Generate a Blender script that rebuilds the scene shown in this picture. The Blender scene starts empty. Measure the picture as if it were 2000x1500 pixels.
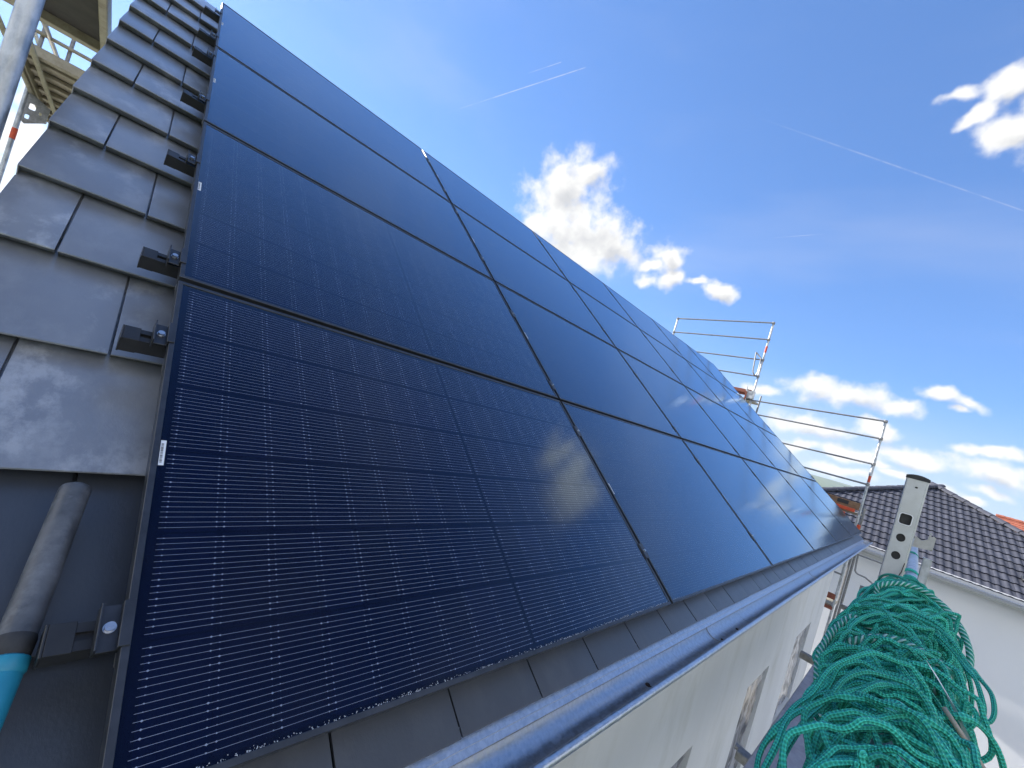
import bpy, bmesh, math, random
from mathutils import Matrix, Vector, Euler
R = math.radians
random.seed(7)
scn = bpy.context.scene
COL = scn.collection

# ------------------------------------------------------------------ camera
CAM = Vector((-0.1257, -0.6132, 0.6658))
cd = bpy.data.cameras.new('camera'); cam = bpy.data.objects.new('camera', cd); COL.objects.link(cam)
right = Vector((0.675816, -0.677818, 0.289544)); down = Vector((0.216354, -0.193100, -0.957028)); fwd = Vector((0.704602, 0.709419, 0.016148))
m = Matrix((right, -down, -fwd)).transposed().to_4x4(); m.translation = CAM
cam.matrix_world = m
cd.sensor_width = 36; cd.lens = 14.796; cd.clip_start = 0.02; cd.clip_end = 9000
scn.camera = cam

# ------------------------------------------------------------------ light
SUN_EL, SUN_AZ = 24.0, 98.0            # azimuth measured from +X towards +Y
sund = Vector((math.cos(R(SUN_EL)) * math.cos(R(SUN_AZ)), math.cos(R(SUN_EL)) * math.sin(R(SUN_AZ)), math.sin(R(SUN_EL))))
sl = bpy.data.lights.new('sun', 'SUN'); sl.energy = 5.0; sl.angle = R(0.53); sl.color = (1.0, 0.95, 0.87)
so = bpy.data.objects.new('sun', sl); COL.objects.link(so)
so.rotation_euler = sund.to_track_quat('Z', 'Y').to_euler(); so.location = (0, 0, 30)

scn.view_settings.view_transform = 'Standard'; scn.view_settings.look = 'None'
scn.view_settings.gamma = 1.0; scn.view_settings.use_curve_mapping = False
scn.view_settings.exposure = 1.35
SKY_STRENGTH = 0.10
CLOUD_LIT, CLOUD_DIM, CLOUD_FILL = 4.35, 2.75, 1.5        # cloud radiance in units of the sky texture; fill gain for unseen clouds

# cloud puffs: direction, tangent direction, half width, half height
BL = [[0.6256, 0.6425, 0.4426, 0.5829, -0.7814, 0.2227, 0.0777, 0.0595], [0.6896, 0.6164, 0.38, 0.6249, -0.7806, -0.0145, 0.1114, 0.0592], [0.6312, 0.6799, 0.3732, 0.5696, -0.7564, 0.3216, 0.0694, 0.0367], [0.7382, 0.5671, 0.3652, 0.6112, -0.7844, -0.1057, 0.0646, 0.032], [0.6386, 0.6027, 0.4785, 0.4768, -0.8116, 0.3375, 0.0465, 0.0258], [0.6954, 0.6385, 0.3297, 0.6606, -0.7467, -0.078, 0.0861, 0.0276], [0.8035, 0.4656, 0.371, 0.4836, -0.8752, 0.0089, 0.0313, 0.0208], [0.8229, 0.4579, 0.3366, 0.4078, -0.895, 0.1808, 0.0268, 0.0194], [0.8008, 0.5057, 0.3209, 0.454, -0.8679, 0.2015, 0.0215, 0.0154], [0.7967, 0.4921, 0.351, 0.4409, -0.8782, 0.1856, 0.0315, 0.0129], [0.8691, 0.3725, 0.3254, 0.4067, -0.9083, -0.0982, 0.0335, 0.0153], [0.8502, 0.4061, 0.3349, 0.4213, -0.9069, -0.0029, 0.0222, 0.0083], [0.7904, 0.0731, 0.6082, 0.0714, -0.9974, 0.0087, 0.022, 0.0100], [0.7892, 0.0215, 0.6137, -0.2094, -0.9362, 0.2824, 0.030, 0.0165], [0.8065, 0.0494, 0.5891, -0.3436, -0.785, 0.5155, 0.0245, 0.0111], [0.8249, 0.0137, 0.5651, -0.0156, -0.9996, 0.0221, 0.031, 0.0225], [0.8190, -0.0455, 0.572, -0.0248, -0.9995, -0.0204, 0.052, 0.050], [0.969, 0.1788, 0.1706, 0.1447, -0.9875, 0.0628, 0.0512, 0.0256], [0.9782, 0.1135, 0.1737, 0.0874, -0.9961, 0.008, 0.0524, 0.0243], [0.9841, 0.0529, 0.1698, 0.037, -0.9993, 0.0032, 0.032, 0.016], [0.9799, 0.014, 0.199, 0.0211, -0.9917, -0.1268, 0.0368, 0.0151], [0.9819, -0.0238, 0.188, 0.0065, -0.9754, -0.2205, 0.0238, 0.0119], [0.984, -0.0143, 0.1774, -0.0205, -0.9997, -0.015, 0.017, 0.0083], [0.9506, 0.2709, 0.1515, 0.2509, -0.9668, 0.048, 0.0322, 0.0157], [0.9797, 0.1726, 0.1018, 0.1331, -0.9886, 0.0702, 0.066, 0.0218], [0.9897, 0.0742, 0.1227, 0.0473, -0.9944, 0.0947, 0.0308, 0.0174], [0.992, 0.1063, 0.0678, 0.0784, -0.9922, 0.0968, 0.0424, 0.017], [0.9956, 0.0298, 0.0884, -0.0015, -0.9996, 0.0296, 0.0572, 0.0176], [0.9907, -0.0557, 0.1244, -0.0786, -0.9962, 0.0366, 0.0357, 0.0104], [0.9927, -0.0686, 0.0989, -0.0882, -0.9953, -0.0411, 0.0466, 0.019], [0.9947, -0.0771, 0.0677, -0.0924, -0.9945, 0.0497, 0.0238, 0.0094], [0.9973, -0.0567, 0.0472, -0.0702, -0.9896, 0.1254, 0.0158, 0.0064], [0.982, 0.1796, 0.0585, 0.1534, -0.9828, 0.103, 0.0398, 0.012], [0.9936, 0.1094, 0.0294, 0.0786, -0.9934, 0.0836, 0.0563, 0.0113], [0.998, 0.0355, 0.0516, 0.0163, -0.9977, 0.0663, 0.0314, 0.0089], [0.9987, -0.016, 0.0484, -0.0332, -0.9922, 0.1206, 0.0229, 0.0101], [0.9951, 0.0789, 0.0597, 0.0552, -0.9968, 0.0586, 0.0405, 0.0092], [-0.139, 0.9808, 0.1368, 0.8308, 0.0241, 0.556, 0.0314, 0.0449], [-0.1295, 0.9707, 0.2024, 0.8088, -0.0258, 0.5875, 0.0217, 0.0183], [-0.1622, 0.9837, 0.0771, 0.8465, 0.0732, 0.5273, 0.0493, 0.0385]]
# vapour trails: plane normal, along direction, start, end, half width, strength
TRAILS = [(0.7355, 0.0615, -0.6747, 0.5075, -0.7098, 0.4886, -0.1579, 0.1579, 0.0016, 0.38),
          (0.7462, 0.0723, -0.6618, 0.4698, -0.7615, 0.4465, -0.0383, 0.0383, 0.0013, 0.3),
          (0.4216, 0.4733, -0.7735, 0.4048, -0.8615, -0.3064, -0.2331, 0.30, 0.0018, 0.22),
          (0.458, -0.0313, -0.8884, 0.2223, -0.9636, 0.1485, -0.0531, 0.0531, 0.0012, 0.3)]

def build_world():
    w = bpy.data.worlds.new('World'); scn.world = w; w.use_nodes = True
    nt = w.node_tree; N = nt.nodes; L = nt.links; N.clear()
    def n(t, **k):
        o = N.new(t)
        for a, b in k.items(): setattr(o, a, b)
        return o
    def math_(op, a, b=None, c=None, clamp=False):
        o = n('ShaderNodeMath', operation=op, use_clamp=clamp)
        for i, v in enumerate((a, b, c)):
            if v is None: continue
            if isinstance(v, (int, float)): o.inputs[i].default_value = v
            else: L.new(v, o.inputs[i])
        return o.outputs[0]
    def smooth(v, a, b, t0=0.0, t1=1.0):
        o = n('ShaderNodeMapRange', interpolation_type='SMOOTHSTEP')
        L.new(v, o.inputs['Value'])
        o.inputs['From Min'].default_value = a; o.inputs['From Max'].default_value = b
        o.inputs['To Min'].default_value = t0; o.inputs['To Max'].default_value = t1
        return o.outputs['Result']
    sky = n('ShaderNodeTexSky', sky_type='NISHITA', sun_disc=False)
    sky.sun_elevation = R(SUN_EL); sky.sun_rotation = R(90 - SUN_AZ)
    sky.altitude = 300; sky.air_density = 1.0; sky.dust_density = 0.15; sky.ozone_density = 2.5
    # camera rendering of the clear sky: softer contrast, fuller blue, the same for every direction
    gm = n('ShaderNodeGamma'); L.new(sky.outputs[0], gm.inputs['Color']); gm.inputs['Gamma'].default_value = 0.60
    ti = n('ShaderNodeVectorMath', operation='MULTIPLY'); L.new(gm.outputs[0], ti.inputs[0]); ti.inputs[1].default_value = (0.68, 1.05, 1.72)
    tc = n('ShaderNodeTexCoord'); D = tc.outputs['Generated']
    sz = n('ShaderNodeSeparateXYZ'); L.new(D, sz.inputs[0])
    hz = n('ShaderNodeMix', data_type='RGBA'); L.new(smooth(math_('ABSOLUTE', sz.outputs[2]), 0.0, 0.22, 0.55, 0.0), hz.inputs['Factor']); L.new(ti.outputs[0], hz.inputs['A']); hz.inputs['B'].default_value = (2.9, 3.2, 3.5, 1)
    SKYC = hz.outputs['Result']
    warp = n('ShaderNodeTexNoise'); warp.inputs['Scale'].default_value = 14; warp.inputs['Detail'].default_value = 3
    L.new(D, warp.inputs['Vector'])
    ma = n('ShaderNodeVectorMath', operation='MULTIPLY_ADD')
    L.new(warp.outputs['Color'], ma.inputs[0]); ma.inputs[1].default_value = (0.055,) * 3
    off = n('ShaderNodeVectorMath', operation='SUBTRACT'); L.new(D, off.inputs[0]); off.inputs[1].default_value = (0.0275,) * 3
    L.new(off.outputs[0], ma.inputs[2]); DW = ma.outputs[0]
    up = n('ShaderNodeVectorMath', operation='ADD'); L.new(DW, up.inputs[0]); up.inputs[1].default_value = (sund + Vector((0, 0, 0.9))).normalized() * 0.022
    cur = None; lit = None
    for bi, b in enumerate(BL):
        c = Vector(b[:3]).normalized(); U = Vector(b[3:6]); U = (U - c * U.dot(c)).normalized(); V = c.cross(U)
        mp = n('ShaderNodeMapping', vector_type='TEXTURE')
        mp.inputs['Location'].default_value = c
        mp.inputs['Rotation'].default_value = Matrix((U, V, c)).transposed().to_euler()
        mp.inputs['Scale'].default_value = (b[6] * (1.2 if bi < 17 else 1.08), b[7] * (1.25 if bi < 17 else 1.05), 0.5)
        L.new(DW, mp.inputs['Vector'])
        ln = n('ShaderNodeVectorMath', operation='LENGTH'); L.new(mp.outputs[0], ln.inputs[0])
        cur = ln.outputs['Value'] if cur is None else math_('SMOOTH_MIN', cur, ln.outputs['Value'], 0.35)
        if bi not in (0, 1, 3, 4, 6, 7, 10, 13, 15, 17, 18, 19, 20, 24, 25, 27, 29): continue
        m2 = n('ShaderNodeMapping', vector_type='TEXTURE')
        for k in ('Location', 'Rotation', 'Scale'): m2.inputs[k].default_value = mp.inputs[k].default_value
        L.new(up.outputs[0], m2.inputs['Vector'])
        l2 = n('ShaderNodeVectorMath', operation='LENGTH'); L.new(m2.outputs[0], l2.inputs[0])
        lit = l2.outputs['Value'] if lit is None else math_('MINIMUM', lit, l2.outputs['Value'])
    gn = n('ShaderNodeTexNoise'); gn.inputs['Scale'].default_value = 3.4; gn.inputs['Detail'].default_value = 3
    gmap = n('ShaderNodeMapping'); gmap.inputs['Scale'].default_value = (1, 1, 1.8); L.new(D, gmap.inputs['Vector']); L.new(gmap.outputs[0], gn.inputs['Vector'])
    fd = n('ShaderNodeVectorMath', operation='DOT_PRODUCT'); L.new(D, fd.inputs[0]); fd.inputs[1].default_value = (-0.62, -0.78, 0.0)
    far = math_('MULTIPLY', math_('MULTIPLY', smooth(gn.outputs['Fac'], 0.33, 0.50), smooth(sz.outputs[2], 0.62, 0.82, 1.0, 0.0)), smooth(fd.outputs['Value'], -0.35, 0.1, 0.0, 1.0))  # unseen cloud cover outside the view, added to fill the shaded side
    inside = math_('MAXIMUM', math_('SUBTRACT', 1.0, cur), math_('SUBTRACT', math_('MULTIPLY', far, 1.6), 0.9))
    fb = n('ShaderNodeTexNoise'); fb.inputs['Scale'].default_value = 27; fb.inputs['Detail'].default_value = 7; fb.inputs['Roughness'].default_value = 0.55
    L.new(D, fb.inputs['Vector'])
    dens = math_('MULTIPLY_ADD', fb.outputs['Fac'], 1.7, math_('ADD', inside, -0.70))
    alpha = smooth(dens, -0.06, 0.80)
    big = n('ShaderNodeTexNoise'); big.inputs['Scale'].default_value = 22; big.inputs['Detail'].default_value = 4; big.inputs['Roughness'].default_value = 0.55
    # light falls on the sun side of each billow: sample the noise a little towards the sun
    sh = n('ShaderNodeVectorMath', operation='ADD'); L.new(D, sh.inputs[0]); sh.inputs[1].default_value = sund * 0.012 + Vector((0, 0, 0.008))
    L.new(sh.outputs[0], big.inputs['Vector'])
    core = math_('MULTIPLY_ADD', big.outputs['Fac'], 1.4, math_('SUBTRACT', 0.35, lit))
    shade = smooth(core, 0.15, 1.15)
    cm = n('ShaderNodeMix', data_type='RGBA')
    L.new(shade, cm.inputs['Factor'])
    cm.inputs['A'].default_value = (CLOUD_LIT, CLOUD_LIT * 0.99, CLOUD_LIT * 0.97, 1)
    cm.inputs['B'].default_value = (CLOUD_DIM, CLOUD_DIM * 1.02, CLOUD_DIM * 1.06, 1)
    lum = math_('MULTIPLY_ADD', smooth(fd.outputs['Value'], -0.25, 0.3), CLOUD_FILL - 1.0, 1.0)  # unseen clouds made brighter as added fill light
    cmb = n('ShaderNodeVectorMath', operation='SCALE'); L.new(cm.outputs['Result'], cmb.inputs[0]); L.new(lum, cmb.inputs['Scale'])
    # thin bright haze low over the horizon and the vapour trails
    tr = None
    for t in TRAILS:
        dn = n('ShaderNodeVectorMath', operation='DOT_PRODUCT'); L.new(D, dn.inputs[0]); dn.inputs[1].default_value = t[:3]
        da = n('ShaderNodeVectorMath', operation='DOT_PRODUCT'); L.new(D, da.inputs[0]); da.inputs[1].default_value = t[3:6]
        a1 = smooth(math_('ABSOLUTE', dn.outputs['Value']), 0.0, t[8], 1.0, 0.0)
        s0, s1 = t[6], t[7]; ln_ = s1 - s0
        a2 = smooth(da.outputs['Value'], s0, s0 + 0.55 * ln_); a3 = smooth(da.outputs['Value'], s1 - 0.02 * ln_, s1, 1.0, 0.0)
        side = n('ShaderNodeVectorMath', operation='DOT_PRODUCT'); L.new(D, side.inputs[0]); side.inputs[1].default_value = Vector(t[3:6]).cross(Vector(t[:3]))
        a4 = math_('GREATER_THAN', math_('ABSOLUTE', side.outputs['Value']), 0.5)
        a = math_('MULTIPLY', math_('MULTIPLY', a1, math_('MULTIPLY', a2, a3)), math_('MULTIPLY', a4, t[9]))
        tr = a if tr is None else math_('MAXIMUM', tr, a)
    brk = n('ShaderNodeTexNoise'); brk.inputs['Scale'].default_value = 60; L.new(D, brk.inputs['Vector'])
    tr = math_('MULTIPLY', tr, smooth(brk.outputs['Fac'], 0.3, 0.6, 0.4, 1.0))
    # wide, very thin veil clouds
    ve = n('ShaderNodeTexNoise'); ve.inputs['Scale'].default_value = 2.6; ve.inputs['Detail'].default_value = 4
    vm = n('ShaderNodeMapping'); vm.inputs['Scale'].default_value = (1.0, 0.5, 2.4); L.new(D, vm.inputs['Vector']); L.new(vm.outputs[0], ve.inputs['Vector'])
    veil = smooth(ve.outputs['Fac'], 0.42, 0.8, 0.0, 0.16)
    m0 = n('ShaderNodeMix', data_type='RGBA'); L.new(math_('MAXIMUM', veil, tr), m0.inputs['Factor']); L.new(SKYC, m0.inputs['A'])
    m0.inputs['B'].default_value = (CLOUD_LIT * 0.9, CLOUD_LIT * 0.9, CLOUD_LIT * 0.92, 1)
    mx = n('ShaderNodeMix', data_type='RGBA')
    L.new(alpha, mx.inputs['Factor']); L.new(m0.outputs['Result'], mx.inputs['A']); L.new(cmb.outputs[0], mx.inputs['B'])
    bg = n('ShaderNodeBackground'); L.new(mx.outputs['Result'], bg.inputs['Color']); bg.inputs['Strength'].default_value = SKY_STRENGTH
    out = n('ShaderNodeOutputWorld'); L.new(bg.outputs[0], out.inputs['Surface'])
    w.cycles.sampling_method = 'MANUAL'; w.cycles.sample_map_resolution = 1024
build_world()
scn.render.engine = 'CYCLES'
scn.cycles.use_adaptive_sampling = True; scn.cycles.adaptive_threshold = 0.02; scn.cycles.max_bounces = 6; scn.cycles.volume_bounces = 0; scn.cycles.transparent_max_bounces = 8; scn.cycles.caustics_reflective = False; scn.cycles.caustics_refractive = False

# ------------------------------------------------------------------ helpers
class MB:
    """collects geometry; build() links it as ONE mesh object"""
    def __init__(s): s.v = []; s.f = []; s.uv = {}
    def face(s, pts, uv=None):
        b = len(s.v); s.v += [tuple(p) for p in pts]; s.f.append(tuple(range(b, b + len(pts))))
        if uv: s.uv[len(s.f) - 1] = uv
    def box(s, x0, x1, y0, y1, z0, z1):
        b = len(s.v)
        s.v += [(x0, y0, z0), (x1, y0, z0), (x1, y1, z0), (x0, y1, z0), (x0, y0, z1), (x1, y0, z1), (x1, y1, z1), (x0, y1, z1)]
        s.f += [tuple(b + i for i in q) for q in ((0, 3, 2, 1), (4, 5, 6, 7), (0, 1, 5, 4), (1, 2, 6, 5), (2, 3, 7, 6), (3, 0, 4, 7))]
    def bbox(s, x0, x1, y0, y1, z0, z1, c=0.002):
        """box with chamfered upright-free edges (all edges bevelled)"""
        bm = bmesh.new(); bmesh.ops.create_cube(bm, size=1)
        for v in bm.verts: v.co = ((x0 + x1) / 2 + v.co.x * (x1 - x0), (y0 + y1) / 2 + v.co.y * (y1 - y0), (z0 + z1) / 2 + v.co.z * (z1 - z0))
        bmesh.ops.bevel(bm, geom=list(bm.edges), offset=c, segments=1, affect='EDGES')
        s.add_bm(bm); bm.free()
    def add_bm(s, bm, M=None):
        bm.verts.ensure_lookup_table(); b = len(s.v); bm.verts.index_update()
        s.v += [tuple((M @ v.co) if M else v.co) for v in bm.verts]
        s.f += [tuple(b + v.index for v in f.verts) for f in bm.faces]
    def bar(s, p, q, w, h, up=(0, 0, 1)):
        p, q = Vector(p), Vector(q); d = (q - p).normalized(); up = Vector(up); x = d.cross(up).normalized(); y = x.cross(d)
        b = len(s.v)
        for e in (p, q):
            for a, c in ((-1, -1), (1, -1), (1, 1), (-1, 1)): s.v.append(tuple(e + x * a * w / 2 + y * c * h / 2))
        s.f += [tuple(b + i for i in k) for k in ((0, 1, 2, 3), (7, 6, 5, 4), (0, 4, 5, 1), (1, 5, 6, 2), (2, 6, 7, 3), (3, 7, 4, 0))]
    def tube(s, p, q, r, n=12, r2=None, cap=True):
        p, q = Vector(p), Vector(q); d = (q - p).normalized()
        x = d.orthogonal().normalized(); y = d.cross(x); b = len(s.v); r2 = r if r2 is None else r2
        for e, rr in ((p, r), (q, r2)):
            for i in range(n):
                a = 2 * math.pi * i / n; s.v.append(tuple(e + (x * math.cos(a) + y * math.sin(a)) * rr))
        for i in range(n):
            j = (i + 1) % n; s.f.append((b + i, b + j, b + n + j, b + n + i))
        if cap: s.f.append(tuple(b + i for i in reversed(range(n)))); s.f.append(tuple(b + n + i for i in range(n)))
    def sweep(s, pts, r, n=6, closed=False):
        pts = [Vector(p) for p in pts]; m = len(pts); b = len(s.v)
        t0 = (pts[1] - pts[0]).normalized(); x = t0.orthogonal().normalized(); acc = 0; us = []
        for i, p in enumerate(pts):
            t = (pts[min(i + 1, m - 1)] - pts[max(i - 1, 0)]).normalized()
            x = (x - t * x.dot(t)).normalized(); y = t.cross(x)
            if i: acc += (p - pts[i - 1]).length
            us.append(acc); rr = r[i] if isinstance(r, (list, tuple)) else r
            for k in range(n):
                a = 2 * math.pi * k / n; s.v.append(tuple(p + (x * math.cos(a) + y * math.sin(a)) * rr))
        for i in range(m - 1):
            for k in range(n):
                j = (k + 1) % n
                s.f.append((b + i * n + k, b + i * n + j, b + (i + 1) * n + j, b + (i + 1) * n + k))
                s.uv[len(s.f) - 1] = [(us[i], k / n), (us[i], (k + 1) / n), (us[i + 1], (k + 1) / n), (us[i + 1], k / n)]
        s.f.append(tuple(b + k for k in reversed(range(n)))); s.f.append(tuple(b + (m - 1) * n + k for k in range(n)))
    def prism(s, poly, d):
        """extrude polygon (3D points) by vector d"""
        d = Vector(d); b = len(s.v); n = len(poly)
        s.v += [tuple(p) for p in poly] + [tuple(Vector(p) + d) for p in poly]
        s.f.append(tuple(b + i for i in reversed(range(n)))); s.f.append(tuple(b + n + i for i in range(n)))
        for i in range(n):
            j = (i + 1) % n; s.f.append((b + i, b + j, b + n + j, b + n + i))
    def mesh(s, name, smooth=False):
        me = bpy.data.meshes.new(name); me.from_pydata(s.v, [], s.f)
        if s.uv:
            ul = me.uv_layers.new(name='UVMap').data
            for fi, uv in s.uv.items():
                for li, c in zip(me.polygons[fi].loop_indices, uv): ul[li].uv = c
        bm = bmesh.new(); bm.from_mesh(me); bmesh.ops.recalc_face_normals(bm, faces=bm.faces); bm.to_mesh(me); bm.free()
        if smooth: 
            for p in me.polygons: p.use_smooth = True
            if smooth != 'all': me.set_sharp_from_angle(angle=R(38))
        me.update(); return me
    def build(s, name, mat, parent=None, smooth=False): return put(name, s.mesh(name, smooth), mat, parent)

def put(name, me, mat, parent=None, loc=None, rot=None):
    if mat and not me.materials: me.materials.append(mat)
    o = bpy.data.objects.new(name, me); COL.objects.link(o)
    if parent is not None:
        o.parent = parent
        if loc is None and parent.type == 'EMPTY' and not parent.get('_local'): o.location = -parent.location
    if loc is not None: o.location = loc
    if rot is not None: o.rotation_euler = rot
    return o
def tag(o, label=None, cat=None, group=None, kind=None):
    if label: o['label'] = label
    if cat: o['category'] = cat
    if group: o['group'] = group
    if kind: o['kind'] = kind
    return o
def thing(name, label, cat, loc=(0, 0, 0), group=None, rot=None, local=False):
    """an Empty at the thing's base; children are given in world coordinates unless local"""
    o = bpy.data.objects.new(name, None); COL.objects.link(o); o.location = loc; o.empty_display_size = 0.1
    if rot is not None: o.rotation_euler = rot
    if local or rot is not None: LOCAL.append(o); o['_local'] = 1
    return tag(o, label, cat, group)
LOCAL = []
def copy_tree(o, parent=None):
    c = o.copy(); COL.objects.link(c); c.parent = parent
    for ch in KIDS(o): copy_tree(ch, c)
    return c
def KIDS(o): return [x for x in COL.objects if x.parent == o]

# ------------------------------------------------------------------ materials
def mat(name, c1, c2=None, scale=8.0, rough=0.6, metal=0.0, bump=0.0, bscale=None, detail=6, contrast=(0.35, 0.65), spec=0.5, rnd=0.0,
        stretch=(1, 1, 1), rough2=None, dust=None, coat=0.0, smear=None, coat_rough=0.3, coat_ior=1.5):
    """dust = (colour, scale, lo, hi, amount) adds a second, patchy layer of dirt"""
    m = bpy.data.materials.new(name); m.use_nodes = True; nt = m.node_tree; N = nt.nodes; L = nt.links
    P = N['Principled BSDF']
    P.inputs['Metallic'].default_value = metal; P.inputs['Roughness'].default_value = rough; P.inputs['Specular IOR Level'].default_value = spec
    P.inputs['Coat Weight'].default_value = coat; P.inputs['Coat Roughness'].default_value = coat_rough; P.inputs['Coat IOR'].default_value = coat_ior
    c2 = c2 or c1
    tc = N.new('ShaderNodeTexCoord'); oi = N.new('ShaderNodeObjectInfo')
    add = N.new('ShaderNodeVectorMath'); add.operation = 'MULTIPLY_ADD'
    L.new(tc.outputs['Object'], add.inputs[0]); add.inputs[1].default_value = stretch
    cx = N.new('ShaderNodeMath'); cx.operation = 'MULTIPLY'; cx.inputs[1].default_value = 37.0; L.new(oi.outputs['Random'], cx.inputs[0]); L.new(cx.outputs[0], add.inputs[2])
    V = add.outputs[0]
    def noise(sc, det=detail, r=0.6):
        x = N.new('ShaderNodeTexNoise'); x.inputs['Scale'].default_value = sc; x.inputs['Detail'].default_value = det; x.inputs['Roughness'].default_value = r
        L.new(V, x.inputs['Vector']); return x.outputs['Fac']
    def mr(v, a, b, c, d):
        x = N.new('ShaderNodeMapRange'); L.new(v, x.inputs['Value'])
        for k, q in zip(('From Min', 'From Max', 'To Min', 'To Max'), (a, b, c, d)): x.inputs[k].default_value = q
        return x.outputs['Result']
    def mixmax(a, b_, c):
        x = N.new('ShaderNodeMath'); x.operation = 'MULTIPLY'; L.new(b_, x.inputs[0]); L.new(c, x.inputs[1])
        y = N.new('ShaderNodeMath'); y.operation = 'MAXIMUM'; L.new(a, y.inputs[0]); L.new(x.outputs[0], y.inputs[1]); return y.outputs[0]
    n1 = noise(scale)
    f = mr(n1, contrast[0], contrast[1], 0, 1)
    mx = N.new('ShaderNodeMix'); mx.data_type = 'RGBA'; L.new(f, mx.inputs['Factor'])
    mx.inputs['A'].default_value = (*c1, 1); mx.inputs['B'].default_value = (*c2, 1); col = mx.outputs['Result']
    if dust:
        dc, ds, lo, hi, am = dust
        f2 = mr(noise(ds, 8, 0.65), lo, hi, 0, am)
        if smear: f2 = mixmax(f2, mr(noise(smear[0], 7, 0.7), smear[1], smear[2], 0, smear[3]), mr(noise(2.2, 3), 0.46, 0.58, 0, 1))
        m2 = N.new('ShaderNodeMix'); m2.data_type = 'RGBA'; L.new(f2, m2.inputs['Factor']); L.new(col, m2.inputs['A']); m2.inputs['B'].default_value = (*dc, 1); col = m2.outputs['Result']
    if rnd:
        hs = N.new('ShaderNodeHueSaturation'); L.new(col, hs.inputs['Color']); L.new(mr(oi.outputs['Random'], 0, 1, 1 - rnd, 1 + rnd), hs.inputs['Value']); col = hs.outputs['Color']
    L.new(col, P.inputs['Base Color'])
    if rough2 is not None: L.new(mr(n1, contrast[0], contrast[1], rough, rough2), P.inputs['Roughness'])
    if bump:
        bp = N.new('ShaderNodeBump'); bp.inputs['Strength'].default_value = min(bump, 1.0); bp.inputs['Distance'].default_value = 0.004 * bump
        L.new(noise(bscale or scale * 6), bp.inputs['Height']); L.new(bp.outputs[0], P.inputs['Normal'])
    return m
M_ = {}
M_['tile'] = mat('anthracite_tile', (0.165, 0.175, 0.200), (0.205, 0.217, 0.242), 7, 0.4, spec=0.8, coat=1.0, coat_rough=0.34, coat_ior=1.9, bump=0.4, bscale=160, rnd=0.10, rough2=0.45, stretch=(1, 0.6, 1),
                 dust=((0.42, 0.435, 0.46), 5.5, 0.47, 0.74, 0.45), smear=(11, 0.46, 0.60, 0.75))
M_['tile_low'] = mat('darker_anthracite_tile', (0.044, 0.050, 0.062), (0.060, 0.067, 0.081), 7, 0.42, spec=0.6, coat=0.6, coat_rough=0.36, bump=0.4, bscale=160, rnd=0.08, stretch=(1, 0.6, 1), dust=((0.15, 0.15, 0.155), 6, 0.5, 0.78, 0.4))  # darker base colour, used for the lowest courses only
M_['tile_dark'] = mat('underlay', (0.012, 0.012, 0.013), rough=0.9)
M_['frame'] = mat('black_anodised', (0.050, 0.054, 0.062), (0.070, 0.074, 0.084), 30, 0.38, metal=0.55, bump=0.05)
M_['plastic'] = mat('black_plastic', (0.020, 0.021, 0.024), (0.028, 0.029, 0.032), 40, 0.42, bump=0.1)
M_['steel'] = mat('bright_steel', (0.62, 0.64, 0.68), (0.5, 0.52, 0.56), 60, 0.3, metal=0.9)
M_['galv'] = mat('galvanised', (0.34, 0.36, 0.38), (0.62, 0.64, 0.67), 26, 0.36, contrast=(0.40, 0.62), stretch=(1, 1, 0.45), metal=0.75, bump=0.15, bscale=80, rough2=0.55, dust=((0.30, 0.28, 0.26), 9, 0.55, 0.8, 0.5))
M_['galv_dark'] = mat('weathered_tube', (0.22, 0.22, 0.22), (0.34, 0.34, 0.35), 30, 0.5, metal=0.6, bump=0.15, dust=((0.15, 0.12, 0.10), 8, 0.5, 0.75, 0.6))
M_['zinc'] = mat('zinc_gutter', (0.48, 0.52, 0.58), (0.64, 0.68, 0.75), 70, 0.28, metal=0.85, bump=0.18, bscale=160, rough2=0.46, contrast=(0.40, 0.62), dust=((0.50, 0.48, 0.44), 7, 0.58, 0.8, 0.5))
M_['alu'] = mat('aluminium', (0.50, 0.51, 0.51), (0.58, 0.59, 0.59), 20, 0.42, metal=0.65, bump=0.06, rough2=0.5, dust=((0.34, 0.33, 0.30), 14, 0.55, 0.8, 0.5))
M_['alu_cast'] = mat('cast_aluminium', (0.50, 0.49, 0.47), (0.40, 0.39, 0.37), 30, 0.55, metal=0.4, bump=0.4, bscale=120)
M_['rubber'] = mat('black_rubber', (0.025, 0.025, 0.026), (0.05, 0.05, 0.05), 30, 0.7, bump=0.3)
M_['plaster'] = mat('white_plaster', (0.66, 0.67, 0.68), (0.73, 0.74, 0.75), 1.2, 0.9, bump=0.35, bscale=240, dust=((0.42, 0.42, 0.36), 2.2, 0.50, 0.78, 0.5), stretch=(1, 1, 0.3))
M_['plaster2'] = mat('grey_white_render', (0.82, 0.83, 0.84), (0.87, 0.88, 0.89), 0.7, 0.9, bump=0.3, bscale=200)
M_['pvc'] = mat('white_pvc', (0.80, 0.80, 0.80), rough=0.4)
M_['film'] = mat('crumpled_film', (0.07, 0.075, 0.085), (0.55, 0.56, 0.60), 9, 0.15, bump=1.0, bscale=9, stretch=(1, 1, 0.22), contrast=(0.42, 0.62), coat=0.5)
M_['frankf'] = mat('slate_concrete_tile', (0.052, 0.055, 0.072), (0.072, 0.076, 0.098), 6, 0.8, spec=0.25, bump=0.25, bscale=90, rnd=0.13)
M_['redtile'] = mat('red_tile', (0.30, 0.085, 0.05), (0.40, 0.13, 0.075), 3, 0.8, bump=0.2)
M_['wood'] = mat('weathered_board', (0.20, 0.11, 0.06), (0.32, 0.20, 0.12), 10, 0.8, bump=0.4, bscale=40, stretch=(8, 1, 8))
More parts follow.
